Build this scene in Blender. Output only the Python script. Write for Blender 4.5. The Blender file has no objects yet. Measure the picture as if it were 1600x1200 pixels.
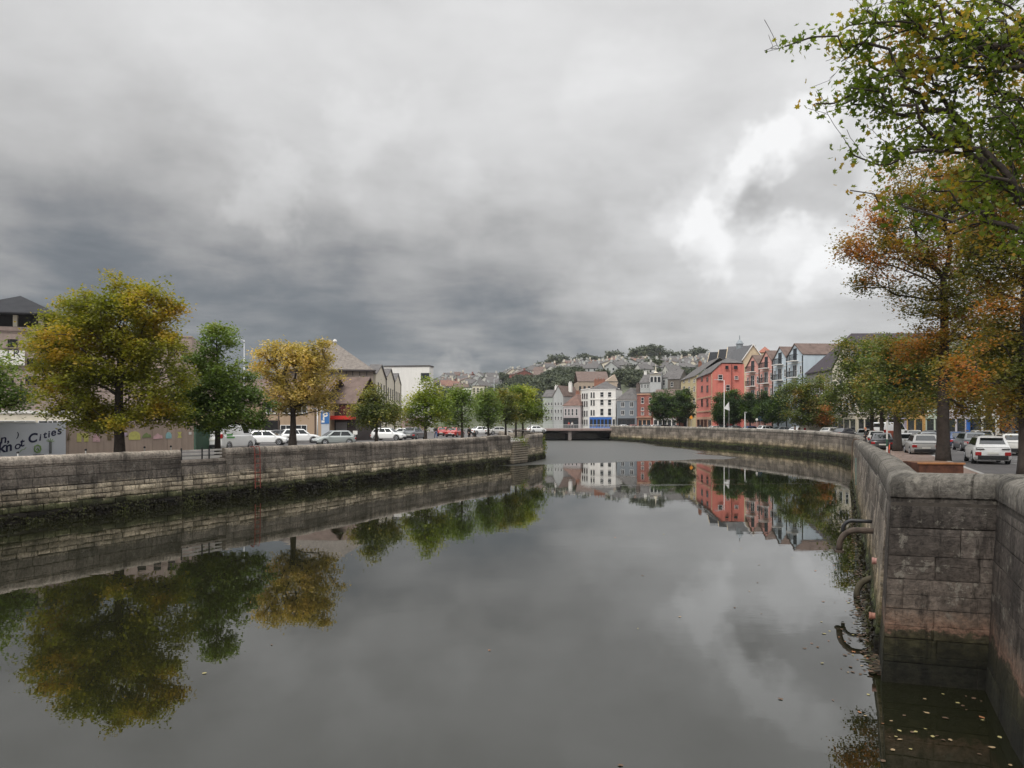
HAZE = 0.0001
SKY_N1 = .5
import bpy, math, random
import numpy as np
from mathutils import Vector, Matrix, Euler
from mathutils.geometry import tessellate_polygon
R = math.radians
F, CX, HY, CZ = 1150.0, 800.0, 658.0, 4.8
sc = bpy.context.scene
col = sc.collection
rng = random.Random(7)

def W(px, py, d):
    return Vector(((px-CX)*d/F, d, CZ-(py-HY)*d/F))
def XY(px, d): return ((px-CX)*d/F, d)
def Zat(py, d): return CZ-(py-HY)*d/F

# ---------------------------------------------------------------- materials
MATS = {}
def nt(name):
    m = bpy.data.materials.new(name); m.use_nodes = True
    t = m.node_tree; b = t.nodes['Principled BSDF']
    return m, t, b
def N(t, typ, **kw):
    n = t.nodes.new(typ)
    for k, v in kw.items():
        if k.startswith('i_'):
            n.inputs[k[2:].replace('_', ' ')].default_value = v
        else: setattr(n, k, v)
    return n
def L(t, a, b): t.links.new(a, b)
def ramp(t, stops, interp='LINEAR'):
    r = t.nodes.new('ShaderNodeValToRGB'); cr = r.color_ramp; cr.interpolation = interp
    while len(cr.elements) < len(stops): cr.elements.new(0.5)
    for e, (p, c) in zip(cr.elements, stops):
        e.position = p; e.color = (c[0], c[1], c[2], 1)
    return r
def mulc(c, k): return tuple(max(0, min(1, x*k)) for x in c)
def mat(name, c, rough=.75, var=.18, scale=1.5, bump=0.0, bscale=12, metal=0, spec=.5, streak=False, emit=0):
    if name in MATS: return MATS[name]
    m, t, b = nt(name); MATS[name] = m
    b.inputs['Roughness'].default_value = rough; b.inputs['Metallic'].default_value = metal
    b.inputs['Specular IOR Level'].default_value = spec
    if var > 0:
        tc = N(t, 'ShaderNodeTexCoord')
        mp = N(t, 'ShaderNodeMapping')
        if streak: mp.inputs['Scale'].default_value = (2.2, 2.2, .35)
        L(t, tc.outputs['Object'], mp.inputs['Vector'])
        n = N(t, 'ShaderNodeTexNoise', i_Scale=scale, i_Detail=6.0, i_Roughness=.62)
        L(t, mp.outputs[0], n.inputs['Vector'])
        r = ramp(t, [(.28, mulc(c, 1-var*1.6)), (.5, c), (.74, mulc(c, 1+var))])
        L(t, n.outputs['Fac'], r.inputs[0]); L(t, r.outputs[0], b.inputs['Base Color'])
        if bump:
            n2 = N(t, 'ShaderNodeTexNoise', i_Scale=float(bscale), i_Detail=5.0)
            L(t, tc.outputs['Object'], n2.inputs['Vector'])
            bp = N(t, 'ShaderNodeBump', i_Strength=float(bump), i_Distance=.05)
            L(t, n2.outputs['Fac'], bp.inputs['Height']); L(t, bp.outputs[0], b.inputs['Normal'])
    else: b.inputs['Base Color'].default_value = (*c, 1)
    return m
def brickmat(name, c1, c2, mortar, w, h, rough=.85, msize=.012):
    if name in MATS: return MATS[name]
    m, t, b = nt(name); MATS[name] = m
    tc = N(t, 'ShaderNodeTexCoord'); sp = N(t, 'ShaderNodeSeparateXYZ'); L(t, tc.outputs['Object'], sp.inputs[0])
    ad = N(t, 'ShaderNodeMath', operation='ADD'); L(t, sp.outputs[0], ad.inputs[0]); L(t, sp.outputs[1], ad.inputs[1])
    cb = N(t, 'ShaderNodeCombineXYZ'); L(t, ad.outputs[0], cb.inputs[0]); L(t, sp.outputs[2], cb.inputs[1])
    br = N(t, 'ShaderNodeTexBrick', i_Scale=1.0); L(t, cb.outputs[0], br.inputs['Vector'])
    br.inputs['Color1'].default_value = (*c1, 1); br.inputs['Color2'].default_value = (*c2, 1); br.inputs['Mortar'].default_value = (*mortar, 1)
    br.inputs['Brick Width'].default_value = w; br.inputs['Row Height'].default_value = h; br.inputs['Mortar Size'].default_value = msize
    n = N(t, 'ShaderNodeTexNoise', i_Scale=.8, i_Detail=7.0); L(t, tc.outputs['Object'], n.inputs['Vector'])
    mr = N(t, 'ShaderNodeMapRange'); mr.inputs[1].default_value = .3; mr.inputs[2].default_value = .7; mr.inputs[3].default_value = .7; mr.inputs[4].default_value = 1.2
    L(t, n.outputs['Fac'], mr.inputs[0])
    mx = N(t, 'ShaderNodeVectorMath', operation='SCALE'); L(t, br.outputs['Color'], mx.inputs[0]); L(t, mr.outputs[0], mx.inputs['Scale'])
    L(t, mx.outputs[0], b.inputs['Base Color']); b.inputs['Roughness'].default_value = rough
    return m

# ---------------------------------------------------------------- mesh builder
class MB:
    def __init__(s): s.v = []; s.f = []; s.m = []
    def add(s, vs, fs, mi=0):
        o = len(s.v); s.v += [tuple(p) for p in vs]
        for f in fs: s.f.append(tuple(i+o for i in f)); s.m.append(mi)
        return s
    def box(s, x0, x1, y0, y1, z0, z1, mi=0, M=None):
        vs = [(x0,y0,z0),(x1,y0,z0),(x1,y1,z0),(x0,y1,z0),(x0,y0,z1),(x1,y0,z1),(x1,y1,z1),(x0,y1,z1)]
        if M is not None: vs = [M @ Vector(p) for p in vs]
        return s.add(vs, [(0,3,2,1),(4,5,6,7),(0,1,5,4),(1,2,6,5),(2,3,7,6),(3,0,4,7)], mi)
    def tube(s, pts, rad, n=8, mi=0, cap=True):
        pts = [Vector(p) for p in pts]
        if not hasattr(rad, '__len__'): rad = [rad]*len(pts)
        rings = []; prev = None
        for i, p in enumerate(pts):
            t = (pts[min(i+1, len(pts)-1)]-pts[max(i-1, 0)])
            t = t.normalized() if t.length > 1e-9 else Vector((0,0,1))
            a = Vector((1,0,0)) if abs(t.x) < .8 else Vector((0,1,0))
            if prev is not None: a = prev
            u = (a-t*a.dot(t))
            if u.length < 1e-6: u = t.orthogonal()
            u.normalize(); v = t.cross(u); prev = u
            rings.append([p+(u*math.cos(2*math.pi*k/n)+v*math.sin(2*math.pi*k/n))*rad[i] for k in range(n)])
        vs = [q for r in rings for q in r]; fs = []
        for i in range(len(rings)-1):
            for k in range(n):
                fs.append((i*n+k, i*n+(k+1)%n, (i+1)*n+(k+1)%n, (i+1)*n+k))
        if cap: fs.append(tuple(range(n))[::-1]); fs.append(tuple((len(rings)-1)*n+k for k in range(n)))
        return s.add(vs, fs, mi)
    def lathe(s, prof, n=12, c=(0,0,0), mi=0):
        vs = []; fs = []
        for r, z in prof:
            for k in range(n):
                a = 2*math.pi*k/n; vs.append((c[0]+r*math.cos(a), c[1]+r*math.sin(a), c[2]+z))
        for i in range(len(prof)-1):
            for k in range(n): fs.append((i*n+k, i*n+(k+1)%n, (i+1)*n+(k+1)%n, (i+1)*n+k))
        fs.append(tuple(range(n))[::-1]); fs.append(tuple((len(prof)-1)*n+k for k in range(n)))
        return s.add(vs, fs, mi)
    def prism(s, poly, axis, a, b, mi=0):
        """poly = list of 2D pts in the plane across axis; axis 'x' -> (y,z), 'y' -> (x,z), 'z' -> (x,y)"""
        def P(q, t): return {'x': (t, q[0], q[1]), 'y': (q[0], t, q[1]), 'z': (q[0], q[1], t)}[axis]
        n = len(poly); vs = [P(q, a) for q in poly]+[P(q, b) for q in poly]
        fs = [tuple(range(n))[::-1], tuple(range(n, 2*n))]+[(i, (i+1)%n, n+(i+1)%n, n+i) for i in range(n)]
        return s.add(vs, fs, mi)
    def mesh(s, name, mats, smooth=False):
        me = bpy.data.meshes.new(name); me.from_pydata(s.v, [], s.f); me.update()
        for m in (mats if isinstance(mats, (list, tuple)) else [mats]): me.materials.append(m)
        if len(me.materials) > 1: me.polygons.foreach_set('material_index', s.m)
        if smooth: me.polygons.foreach_set('use_smooth', [True]*len(s.f))
        me.validate()
        import bmesh
        bm = bmesh.new(); bm.from_mesh(me); bmesh.ops.recalc_face_normals(bm, faces=bm.faces); bm.to_mesh(me); bm.free()
        return me
    def build(s, name, mats, parent=None, smooth=False, loc=None, bevel=0):
        o = bpy.data.objects.new(name, s.mesh(name, mats, smooth)); col.objects.link(o)
        if parent: o.parent = parent
        if loc is not None: o.location = loc
        if bevel:
            b = o.modifiers.new('bevel', 'BEVEL'); b.width = bevel; b.segments = 2; b.limit_method = 'ANGLE'
        return o
def tag(o, label=None, cat=None, group=None, kind=None):
    if label: o['label'] = label
    if cat: o['category'] = cat
    if group: o['group'] = group
    if kind: o['kind'] = kind
    return o
def empty(name, loc, rz=0, label=None, cat=None, group=None):
    o = bpy.data.objects.new(name, None); o.empty_display_size = .3; col.objects.link(o)
    o.location = loc; o.rotation_euler = (0, 0, rz); return tag(o, label, cat, group)
def link(name, me, parent=None, loc=(0,0,0), rot=(0,0,0), scale=None):
    o = bpy.data.objects.new(name, me); col.objects.link(o); o.location = loc; o.rotation_euler = rot
    if parent: o.parent = parent
    if scale: o.scale = scale
    return o
def copy_tree(o, parent=None):
    c = o.copy(); col.objects.link(c)
    if parent: c.parent = parent
    for ch in [x for x in KIDS.get(o.name, [])]: copy_tree(ch, c)
    return c
KIDS = {}
def index_kids(root):
    for o in bpy.data.objects:
        if o.parent and (o.parent == root or (o.parent.parent == root)):
            KIDS.setdefault(o.parent.name, [])
            if o not in KIDS[o.parent.name]: KIDS[o.parent.name].append(o)
def text_mesh(name, s, size, m, extrude=.004, shear=0, parent=None, loc=(0,0,0), rot=(R(90),0,0), align='LEFT', bold=0):
    cu = bpy.data.curves.new(name, 'FONT'); cu.body = s; cu.size = size; cu.extrude = extrude; cu.shear = shear; cu.align_x = align; cu.offset = bold
    t = bpy.data.objects.new(name+'_tmp', cu); col.objects.link(t)
    dg = bpy.context.evaluated_depsgraph_get(); me = bpy.data.meshes.new_from_object(t.evaluated_get(dg))
    bpy.data.objects.remove(t); me.materials.clear(); me.materials.append(m); me.name = name
    return link(name, me, parent, loc, rot)

# ---------------------------------------------------------------- camera, world, sun
cam = bpy.data.cameras.new('camera'); co = bpy.data.objects.new('camera', cam); col.objects.link(co)
co.location = (0, 0, CZ); co.rotation_euler = (R(90), 0, 0)
cam.sensor_width = 36; cam.lens = F/1600*36; cam.shift_y = (HY-600)/1600; cam.clip_end = 8000; cam.clip_start = .1
sc.camera = co
sc.view_settings.view_transform = 'Standard'; sc.view_settings.look = 'None'; sc.view_settings.exposure = 0; sc.view_settings.gamma = 1
sc.cycles.use_denoising = True
sc.cycles.max_bounces = 6; sc.cycles.diffuse_bounces = 2; sc.cycles.glossy_bounces = 3; sc.cycles.transmission_bounces = 3
sc.cycles.volume_bounces = 0
sc.cycles.use_adaptive_sampling = True; sc.cycles.adaptive_threshold = .02

SUN_EL, SUN_AZ = R(48), R(215)   # azimuth clockwise from +Y: from behind and to the left
wd = bpy.data.worlds.new('World'); sc.world = wd; wd.use_nodes = True
t = wd.node_tree; t.nodes.clear()
out = N(t, 'ShaderNodeOutputWorld'); bg = N(t, 'ShaderNodeBackground'); L(t, bg.outputs[0], out.inputs[0])
tc = N(t, 'ShaderNodeTexCoord')
sky = N(t, 'ShaderNodeTexSky', sky_type='NISHITA', sun_disc=False, sun_elevation=SUN_EL, sun_rotation=SUN_AZ)
skm = N(t, 'ShaderNodeVectorMath', operation='SCALE'); skm.inputs['Scale'].default_value = .07
L(t, sky.outputs[0], skm.inputs[0])
def M(op, a, b=None, c=None, clamp=False):
    n = t.nodes.new('ShaderNodeMath'); n.operation = op; n.use_clamp = clamp
    for i, x in enumerate((a, b, c)):
        if x is None: continue
        if isinstance(x, (int, float)): n.inputs[i].default_value = x
        else: L(t, x, n.inputs[i])
    return n.outputs[0]
sp = N(t, 'ShaderNodeSeparateXYZ'); L(t, tc.outputs['Generated'], sp.inputs[0])
zz = M('MAXIMUM', sp.outputs[2], 0.0)
den = M('ADD', zz, .13)
cb = N(t, 'ShaderNodeCombineXYZ'); L(t, M('DIVIDE', sp.outputs[0], den), cb.inputs[0]); L(t, M('DIVIDE', sp.outputs[1], den), cb.inputs[1])
n1 = N(t, 'ShaderNodeTexNoise', i_Scale=1.7, i_Detail=10.0, i_Roughness=.56, i_Distortion=.15); L(t, cb.outputs[0], n1.inputs['Vector'])
n3 = N(t, 'ShaderNodeTexNoise', i_Scale=.33, i_Detail=3.0, i_Roughness=.5); L(t, cb.outputs[0], n3.inputs['Vector'])
nw = N(t, 'ShaderNodeTexNoise', i_Scale=4.5, i_Detail=5.0, i_Roughness=.6); L(t, tc.outputs['Generated'], nw.inputs['Vector'])
ws = N(t, 'ShaderNodeVectorMath', operation='SUBTRACT'); L(t, nw.outputs['Color'], ws.inputs[0]); ws.inputs[1].default_value = (.5,.5,.5)
wm = N(t, 'ShaderNodeVectorMath', operation='SCALE'); L(t, ws.outputs[0], wm.inputs[0]); wm.inputs['Scale'].default_value = .28
wa = N(t, 'ShaderNodeVectorMath', operation='ADD'); L(t, tc.outputs['Generated'], wa.inputs[0]); L(t, wm.outputs[0], wa.inputs[1])
wn = N(t, 'ShaderNodeVectorMath', operation='NORMALIZE'); L(t, wa.outputs[0], wn.inputs[0])
el = N(t, 'ShaderNodeMapRange', interpolation_type='SMOOTHSTEP'); L(t, sp.outputs[2], el.inputs[0])
el.inputs[1].default_value = .04; el.inputs[2].default_value = .5; el.inputs[3].default_value = .43; el.inputs[4].default_value = .72
el2 = N(t, 'ShaderNodeMapRange', interpolation_type='SMOOTHSTEP'); L(t, sp.outputs[2], el2.inputs[0])
el2.inputs[1].default_value = .55; el2.inputs[2].default_value = .9; el2.inputs[3].default_value = 0; el2.inputs[4].default_value = 1.1
val = M('ADD', el.outputs[0], el2.outputs[0])
val = M('ADD', val, M('MULTIPLY', M('SUBTRACT', n1.outputs['Fac'], .5), SKY_N1 if 'SKY_N1' in globals() else .32))
val = M('ADD', val, M('MULTIPLY', M('SUBTRACT', n3.outputs['Fac'], .5), .12))
# cloud masses and breaks, by direction: (px, py, radius px, amount, hard)
SPOTS = [(150,330,230,-.06,0),(620,545,220,-.13,0),(880,550,170,-.08,0),(180,545,200,-.06,0),(430,560,160,-.06,0),(300,530,260,-.13,0),(60,470,200,-.10,0),(880,560,120,-.10,0),(700,470,200,-.03,0),
 (1000,90,420,.04,0),(600,60,300,.04,0),(1180,320,230,.07,0),(1110,365,60,.20,1),(1070,320,55,.10,1),(1150,300,40,.12,1),(1185,245,50,.20,1),(1225,210,55,.16,1),(1280,400,50,.14,1),(1180,395,70,.09,1),(1320,430,55,.14,1),
 (1250,285,75,-.20,1),(1195,330,40,-.08,1),(1100,480,220,.06,0),(1330,520,260,.08,0),(1500,200,300,.10,0),(700,600,45,.16,1),(780,600,70,.1,0),(420,295,50,.10,1),(640,290,110,.06,1),(560,210,60,.05,1),(980,150,80,.05,1),(850,330,80,-.06,1),(250,240,120,-.04,1),(1000,230,90,-.04,1)]
for px, py, r, a, hard in SPOTS:
    d0 = Vector(((px-CX)/F, 1, (HY-py)/F)).normalized()
    d1 = Vector(((px+r-CX)/F, 1, (HY-py)/F)).normalized()
    cr = d0.dot(d1)
    dt = N(t, 'ShaderNodeVectorMath', operation='DOT_PRODUCT'); L(t, wn.outputs[0], dt.inputs[0]); dt.inputs[1].default_value = d0
    mr = N(t, 'ShaderNodeMapRange', interpolation_type='SMOOTHSTEP'); L(t, dt.outputs['Value'], mr.inputs[0])
    mr.inputs[1].default_value = cr-(1-cr)*(.8 if hard else 0.9); mr.inputs[2].default_value = cr+(1-cr)*(.7 if hard else 1.0)
    mr.inputs[3].default_value = 0; mr.inputs[4].default_value = a
    val = M('ADD', val, mr.outputs[0])
val = M('ADD', val, M('MULTIPLY', M('SUBTRACT', nw.outputs['Fac'], .5), .10))
val = M('SMOOTH_MAX', val, .15, .12)
cr = ramp(t, [(0,(0,0,0)),(.12,(.105,.121,.142)),(.2,(.183,.198,.215)),(.32,(.318,.318,.322)),(.5,(.505,.5,.495)),(1,(1,1,1))])
L(t, val, cr.inputs[0])
# overhead glow of the thin cloud, out of the picture, is brighter than 1
ex = N(t, 'ShaderNodeVectorMath', operation='SCALE'); L(t, cr.outputs[0], ex.inputs[0]); L(t, M('ADD', M('MULTIPLY', el2.outputs[0], 1.3), 1.0), ex.inputs['Scale'])
mx = N(t, 'ShaderNodeMix', data_type='VECTOR'); mx.inputs['Factor'].default_value = .93
L(t, skm.outputs[0], mx.inputs['A']); L(t, ex.outputs[0], mx.inputs['B'])
L(t, mx.outputs['Result'], bg.inputs['Color']); bg.inputs['Strength'].default_value = 1.0
sl = bpy.data.lights.new('sun', 'SUN'); so = bpy.data.objects.new('sun', sl); col.objects.link(so)
sl.energy = 1.9; sl.angle = R(25); sl.color = (1, .965, .9)
sd = Vector((math.sin(SUN_AZ)*math.cos(SUN_EL), math.cos(SUN_AZ)*math.cos(SUN_EL), math.sin(SUN_EL)))
so.rotation_euler = (-sd).to_track_quat('-Z', 'Y').to_euler(); so.location = sd*200

# ---------------------------------------------------------------- palette
concrete_pink = mat('pink concrete', (.35,.275,.24), .9, .16, .5, streak=True)
dark_slate = mat('dark slate', (.035,.036,.04), .85, .15, .8, spec=.15)
roof_grey = mat('grey slate roof', (.125,.118,.115), .9, .25, 1.2, spec=.15)
roof_brown = mat('brown tile roof', (.15,.11,.095), .9, .25, 1.2, spec=.15)
roof_red = mat('terracotta roof', (.33,.13,.09), .85, .2, 1.2)
white_p = mat('white paint', (.78,.76,.72), .7, .06, .6, streak=True)
cream_p = mat('cream paint', (.68,.62,.50), .8, .08, .6, streak=True)
glass = mat('window glass', (.02,.024,.03), .08, 0, spec=.7)
frame_w = mat('white window frame', (.75,.74,.72), .5, 0)
frame_d = mat('dark window frame', (.03,.03,.035), .5, 0)
iron = mat('black ironwork', (.02,.02,.022), .5, 0)
steel = mat('galvanised steel', (.42,.43,.44), .45, .1, 3, metal=.6)
bark = mat('bark', (.055,.043,.036), .95, .35, 5, bump=.6, bscale=14)
bark_pale = mat('pale bark', (.12,.10,.08), .95, .4, 3, bump=.5, bscale=10)
rust = mat('rusty steel', (.095,.036,.02), .85, .4, 4, bump=.2)
asphalt = mat('asphalt', (.105,.098,.096), .9, .2, .35, bump=.15, bscale=60)
paving = mat('brick paving', (.23,.165,.135), .9, .22, .7, bump=.1, bscale=40)
kerbm = mat('granite kerb', (.38,.37,.35), .85, .12, 2)
line_w = mat('road paint', (.7,.7,.67), .8, .2, 3)
# ---------------------------------------------------------------- banks and water
GZ = 2.4
LB = [(-44,-80),(-38,0),(-30,20),(-23.4,33.7),(-18.7,43.1),(-14.4,51.1),(-8.5,65),(-3,76.7),(1.9,86.3),(3.9,94),(4.2,99),(2.5,104),(0,110),(-2,130),(0,150),(4,180),(6,185),(10,220),(11,240)]
RB = [(4.5,-80),(4.8,0),(5.5,6),(6.5,8.4),(7.57,10.89),(8.65,13.17),(7.0,13.66),(10.5,21.2),(16.4,34.5),(25.6,55),(33,70),(38.5,83),(41.3,93),(42.2,103),(41.5,115),(40,130),(37,145),(33,158),(28,172),(24.6,185),(23,200),(24,220),(25,240)]
def polysheet(name, polys, z, m, kind='structure'):
    b = MB()
    for p in polys:
        zs = [q[2] if len(q) > 2 else z for q in p]
        tr = tessellate_polygon([[Vector((q[0], q[1], 0)) for q in p]])
        b.add([(q[0], q[1], zz_) for q, zz_ in zip(p, zs)], tr)
    o = b.build(name, m); return tag(o, kind=kind)
polysheet('ground', [
    LB+[(-1200,240),(-1200,-80)], RB[::-1]+[(1500,-80),(1500,240)][:2],
    [(-1200,240),(11,240),(25,240),(1500,240),(1500,1500),(-1200,1500)]], GZ, asphalt)

def water_mat():
    m, t, b = nt('river water')
    b.inputs['Base Color'].default_value = (.010,.0105,.005,1); b.inputs['IOR'].default_value = 1.8
    tc = N(t, 'ShaderNodeTexCoord'); sp = N(t, 'ShaderNodeSeparateXYZ'); L(t, tc.outputs['Object'], sp.inputs[0])
    def Mt(op, a, b_=None, clamp=False):
        n = t.nodes.new('ShaderNodeMath'); n.operation = op; n.use_clamp = clamp
        for i, x in enumerate((a, b_)):
            if x is None: continue
            if isinstance(x, (int, float)): n.inputs[i].default_value = x
            else: L(t, x, n.inputs[i])
        return n.outputs[0]
    big = N(t, 'ShaderNodeTexNoise', i_Scale=.12, i_Detail=4.0); L(t, tc.outputs['Object'], big.inputs['Vector'])
    bn = Mt('MULTIPLY', Mt('SUBTRACT', big.outputs['Fac'], .5), 9.0)
    # wind-ruffled sheet in front of the bridge
    a = Mt('ADD', Mt('SUBTRACT', sp.outputs[1], Mt('MULTIPLY', sp.outputs[0], .5)), bn)
    m1 = Mt('DIVIDE', Mt('SUBTRACT', a, 79.5), 1.2, True)
    m2 = Mt('DIVIDE', Mt('SUBTRACT', 30.5, Mt('ADD', sp.outputs[0], bn)), 3.0, True)
    mask = Mt('MULTIPLY', m1, m2)
    # thin streaks nearer in
    def streak(y0, slope, wdt, x0):
        q = Mt('ABSOLUTE', Mt('SUBTRACT', Mt('SUBTRACT', sp.outputs[1], Mt('MULTIPLY', sp.outputs[0], slope)), y0))
        q = Mt('SUBTRACT', 1.0, Mt('DIVIDE', Mt('ADD', q, Mt('MULTIPLY', bn, .25)), wdt), True)
        return Mt('MULTIPLY', q, Mt('DIVIDE', Mt('SUBTRACT', sp.outputs[0], x0), 3.0, True))
    s1 = streak(54.0, .12, .55, 6); s2 = streak(59.5, .05, .3, 14)
    mk = Mt('MAXIMUM', mask, Mt('MULTIPLY', Mt('MAXIMUM', s1, s2), .25))
    rip = N(t, 'ShaderNodeTexNoise', i_Scale=1.0, i_Detail=4.0, i_Roughness=.5)
    mp = N(t, 'ShaderNodeMapping'); mp.inputs['Scale'].default_value = (.55, 1.1, 1); L(t, tc.outputs['Object'], mp.inputs[0]); L(t, mp.outputs[0], rip.inputs['Vector'])
    rip2 = N(t, 'ShaderNodeTexNoise', i_Scale=2.2, i_Detail=4.0); L(t, tc.outputs['Object'], rip2.inputs['Vector'])
    calm = N(t, 'ShaderNodeTexNoise', i_Scale=.05, i_Detail=2.0); L(t, tc.outputs['Object'], calm.inputs['Vector'])
    b1 = N(t, 'ShaderNodeBump', i_Distance=.03); L(t, rip.outputs['Fac'], b1.inputs['Height'])
    L(t, Mt('MULTIPLY', calm.outputs['Fac'], .12), b1.inputs['Strength'])
    b2 = N(t, 'ShaderNodeBump', i_Distance=.05); L(t, rip2.outputs['Fac'], b2.inputs['Height']); L(t, Mt('MULTIPLY', mk, .9), b2.inputs['Strength']); L(t, b1.outputs[0], b2.inputs['Normal'])
    L(t, b2.outputs[0], b.inputs['Normal'])
    L(t, Mt('ADD', Mt('MULTIPLY', mk, .40), .0), b.inputs['Roughness'])
    return m
wat = MB().add([(-60,-90,0),(60,-90,0),(60,260,0),(-60,260,0)], [(0,1,2,3)]).build('water', water_mat()); tag(wat, kind='structure')

def wall_mat(name, bands, joint=.5, bw=1.25, bh=.42, seed=0.0, noise_amp=.34):
    """bands: (z, colour) from the river bed up. Stains, weed and coping colours of the stone itself."""
    m, t, b = nt(name)
    uv = N(t, 'ShaderNodeUVMap'); tc = N(t, 'ShaderNodeTexCoord')
    sp = N(t, 'ShaderNodeSeparateXYZ'); L(t, uv.outputs[0], sp.inputs[0])
    mp = N(t, 'ShaderNodeMapping'); mp.inputs['Scale'].default_value = (.9, 1.0, 1); mp.inputs['Location'].default_value = (seed, 0, 0); L(t, uv.outputs[0], mp.inputs[0])
    n = N(t, 'ShaderNodeTexNoise', i_Scale=.9, i_Detail=9.0, i_Roughness=.66); L(t, mp.outputs[0], n.inputs['Vector'])
    n2 = N(t, 'ShaderNodeTexNoise', i_Scale=7.0, i_Detail=8.0, i_Roughness=.7); L(t, mp.outputs[0], n2.inputs['Vector'])
    def Mt(op, a, b_=None, clamp=False):
        q = t.nodes.new('ShaderNodeMath'); q.operation = op; q.use_clamp = clamp
        for i, x in enumerate((a, b_)):
            if x is None: continue
            if isinstance(x, (int, float)): q.inputs[i].default_value = x
            else: L(t, x, q.inputs[i])
        return q.outputs[0]
    off = Mt('ADD', Mt('MULTIPLY', Mt('SUBTRACT', n.outputs['Fac'], .5), noise_amp*3), Mt('MULTIPLY', Mt('SUBTRACT', n2.outputs['Fac'], .5), noise_amp*2.6))
    zq = Mt('DIVIDE', Mt('ADD', Mt('ADD', sp.outputs[1], off), 1.0), 6.0)
    r = ramp(t, [((z+1)/6, c) for z, c in bands]); L(t, zq, r.inputs[0])
    br = N(t, 'ShaderNodeTexBrick', i_Scale=1.0, offset=.42)
    gi = N(t, 'ShaderNodeNewGeometry'); rp = N(t, 'ShaderNodeMapRange'); rp.inputs[3].default_value = .62; rp.inputs[4].default_value = 1.35; L(t, gi.outputs['Random Per Island'], rp.inputs[0])
    wv = N(t, 'ShaderNodeVectorMath', operation='SCALE'); L(t, n2.outputs['Color'], wv.inputs[0]); wv.inputs['Scale'].default_value = .09
    wv2 = N(t, 'ShaderNodeVectorMath', operation='ADD'); L(t, uv.outputs[0], wv2.inputs[0]); L(t, wv.outputs[0], wv2.inputs[1])
    L(t, wv2.outputs[0], br.inputs['Vector'])
    br.inputs['Color1'].default_value = (1,1,1,1); br.inputs['Color2'].default_value = (.5,.5,.5,1); br.inputs['Mortar'].default_value = (.1,.1,.1,1)
    br.inputs['Brick Width'].default_value = bw; br.inputs['Row Height'].default_value = bh; br.inputs['Mortar Size'].default_value = .014; br.inputs['Mortar Smooth'].default_value = .5
    # vertical run-off streaks
    ms = N(t, 'ShaderNodeMapping'); ms.inputs['Scale'].default_value = (2.4, .22, 1); L(t, uv.outputs[0], ms.inputs[0])
    n4 = N(t, 'ShaderNodeTexNoise', i_Scale=1.3, i_Detail=6.0, i_Roughness=.6); L(t, ms.outputs[0], n4.inputs['Vector'])
    st = N(t, 'ShaderNodeMapRange'); st.inputs[1].default_value = .35; st.inputs[2].default_value = .65; st.inputs[3].default_value = .8; st.inputs[4].default_value = 1.14; L(t, n4.outputs['Fac'], st.inputs[0])
    n5 = N(t, 'ShaderNodeTexNoise', i_Scale=9.0, i_Detail=9.0, i_Roughness=.72); L(t, uv.outputs[0], n5.inputs['Vector'])
    sk = N(t, 'ShaderNodeMapRange'); sk.inputs[1].default_value = .35; sk.inputs[2].default_value = .65; sk.inputs[3].default_value = .5; sk.inputs[4].default_value = 1.45; L(t, n5.outputs['Fac'], sk.inputs[0])
    mx = N(t, 'ShaderNodeMix', data_type='RGBA', blend_type='MULTIPLY'); mx.inputs['Factor'].default_value = joint
    L(t, r.outputs[0], mx.inputs['A']); L(t, br.outputs['Color'], mx.inputs['B'])
    s1 = N(t, 'ShaderNodeVectorMath', operation='SCALE'); L(t, mx.outputs['Result'], s1.inputs[0]); n6 = N(t, 'ShaderNodeTexNoise', i_Scale=.55, i_Detail=5.0, i_Roughness=.6); L(t, uv.outputs[0], n6.inputs['Vector']); bl = N(t, 'ShaderNodeMapRange'); bl.inputs[1].default_value = .35; bl.inputs[2].default_value = .65; bl.inputs[3].default_value = .55; bl.inputs[4].default_value = 1.5; L(t, n6.outputs['Fac'], bl.inputs[0])
    L(t, Mt('MULTIPLY', rp.outputs[0], Mt('MULTIPLY', bl.outputs[0], Mt('MULTIPLY', st.outputs[0], sk.outputs[0]))), s1.inputs['Scale'])
    # lichen patches and dark run-off stains with crisp edges
    n7 = N(t, 'ShaderNodeTexNoise', i_Scale=2.6, i_Detail=12.0, i_Roughness=.75); L(t, uv.outputs[0], n7.inputs['Vector'])
    lm = Mt('MULTIPLY', Mt('DIVIDE', Mt('SUBTRACT', n7.outputs['Fac'], .565), .03, True), Mt('MULTIPLY', Mt('DIVIDE', Mt('SUBTRACT', sp.outputs[1], 1.0), .5, True), .5))
    m2 = N(t, 'ShaderNodeMix', data_type='RGBA'); L(t, lm, m2.inputs['Factor']); L(t, s1.outputs[0], m2.inputs['A']); m2.inputs['B'].default_value = (.27,.25,.21,1)
    md = N(t, 'ShaderNodeMapping'); md.inputs['Scale'].default_value = (1.6, .3, 1); md.inputs['Location'].default_value = (3.3+seed, 0, 0); L(t, uv.outputs[0], md.inputs[0])
    n8 = N(t, 'ShaderNodeTexNoise', i_Scale=1.5, i_Detail=10.0, i_Roughness=.72); L(t, md.outputs[0], n8.inputs['Vector'])
    dk = Mt('SUBTRACT', 1.0, Mt('MULTIPLY', Mt('DIVIDE', Mt('SUBTRACT', n8.outputs['Fac'], .54), .05, True), .5))
    n9 = N(t, 'ShaderNodeTexNoise', i_Scale=14.0, i_Detail=8.0, i_Roughness=.8); L(t, uv.outputs[0], n9.inputs['Vector'])
    pit = Mt('SUBTRACT', 1.0, Mt('MULTIPLY', Mt('DIVIDE', Mt('SUBTRACT', .42, n9.outputs['Fac']), .03, True), .6))
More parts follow.
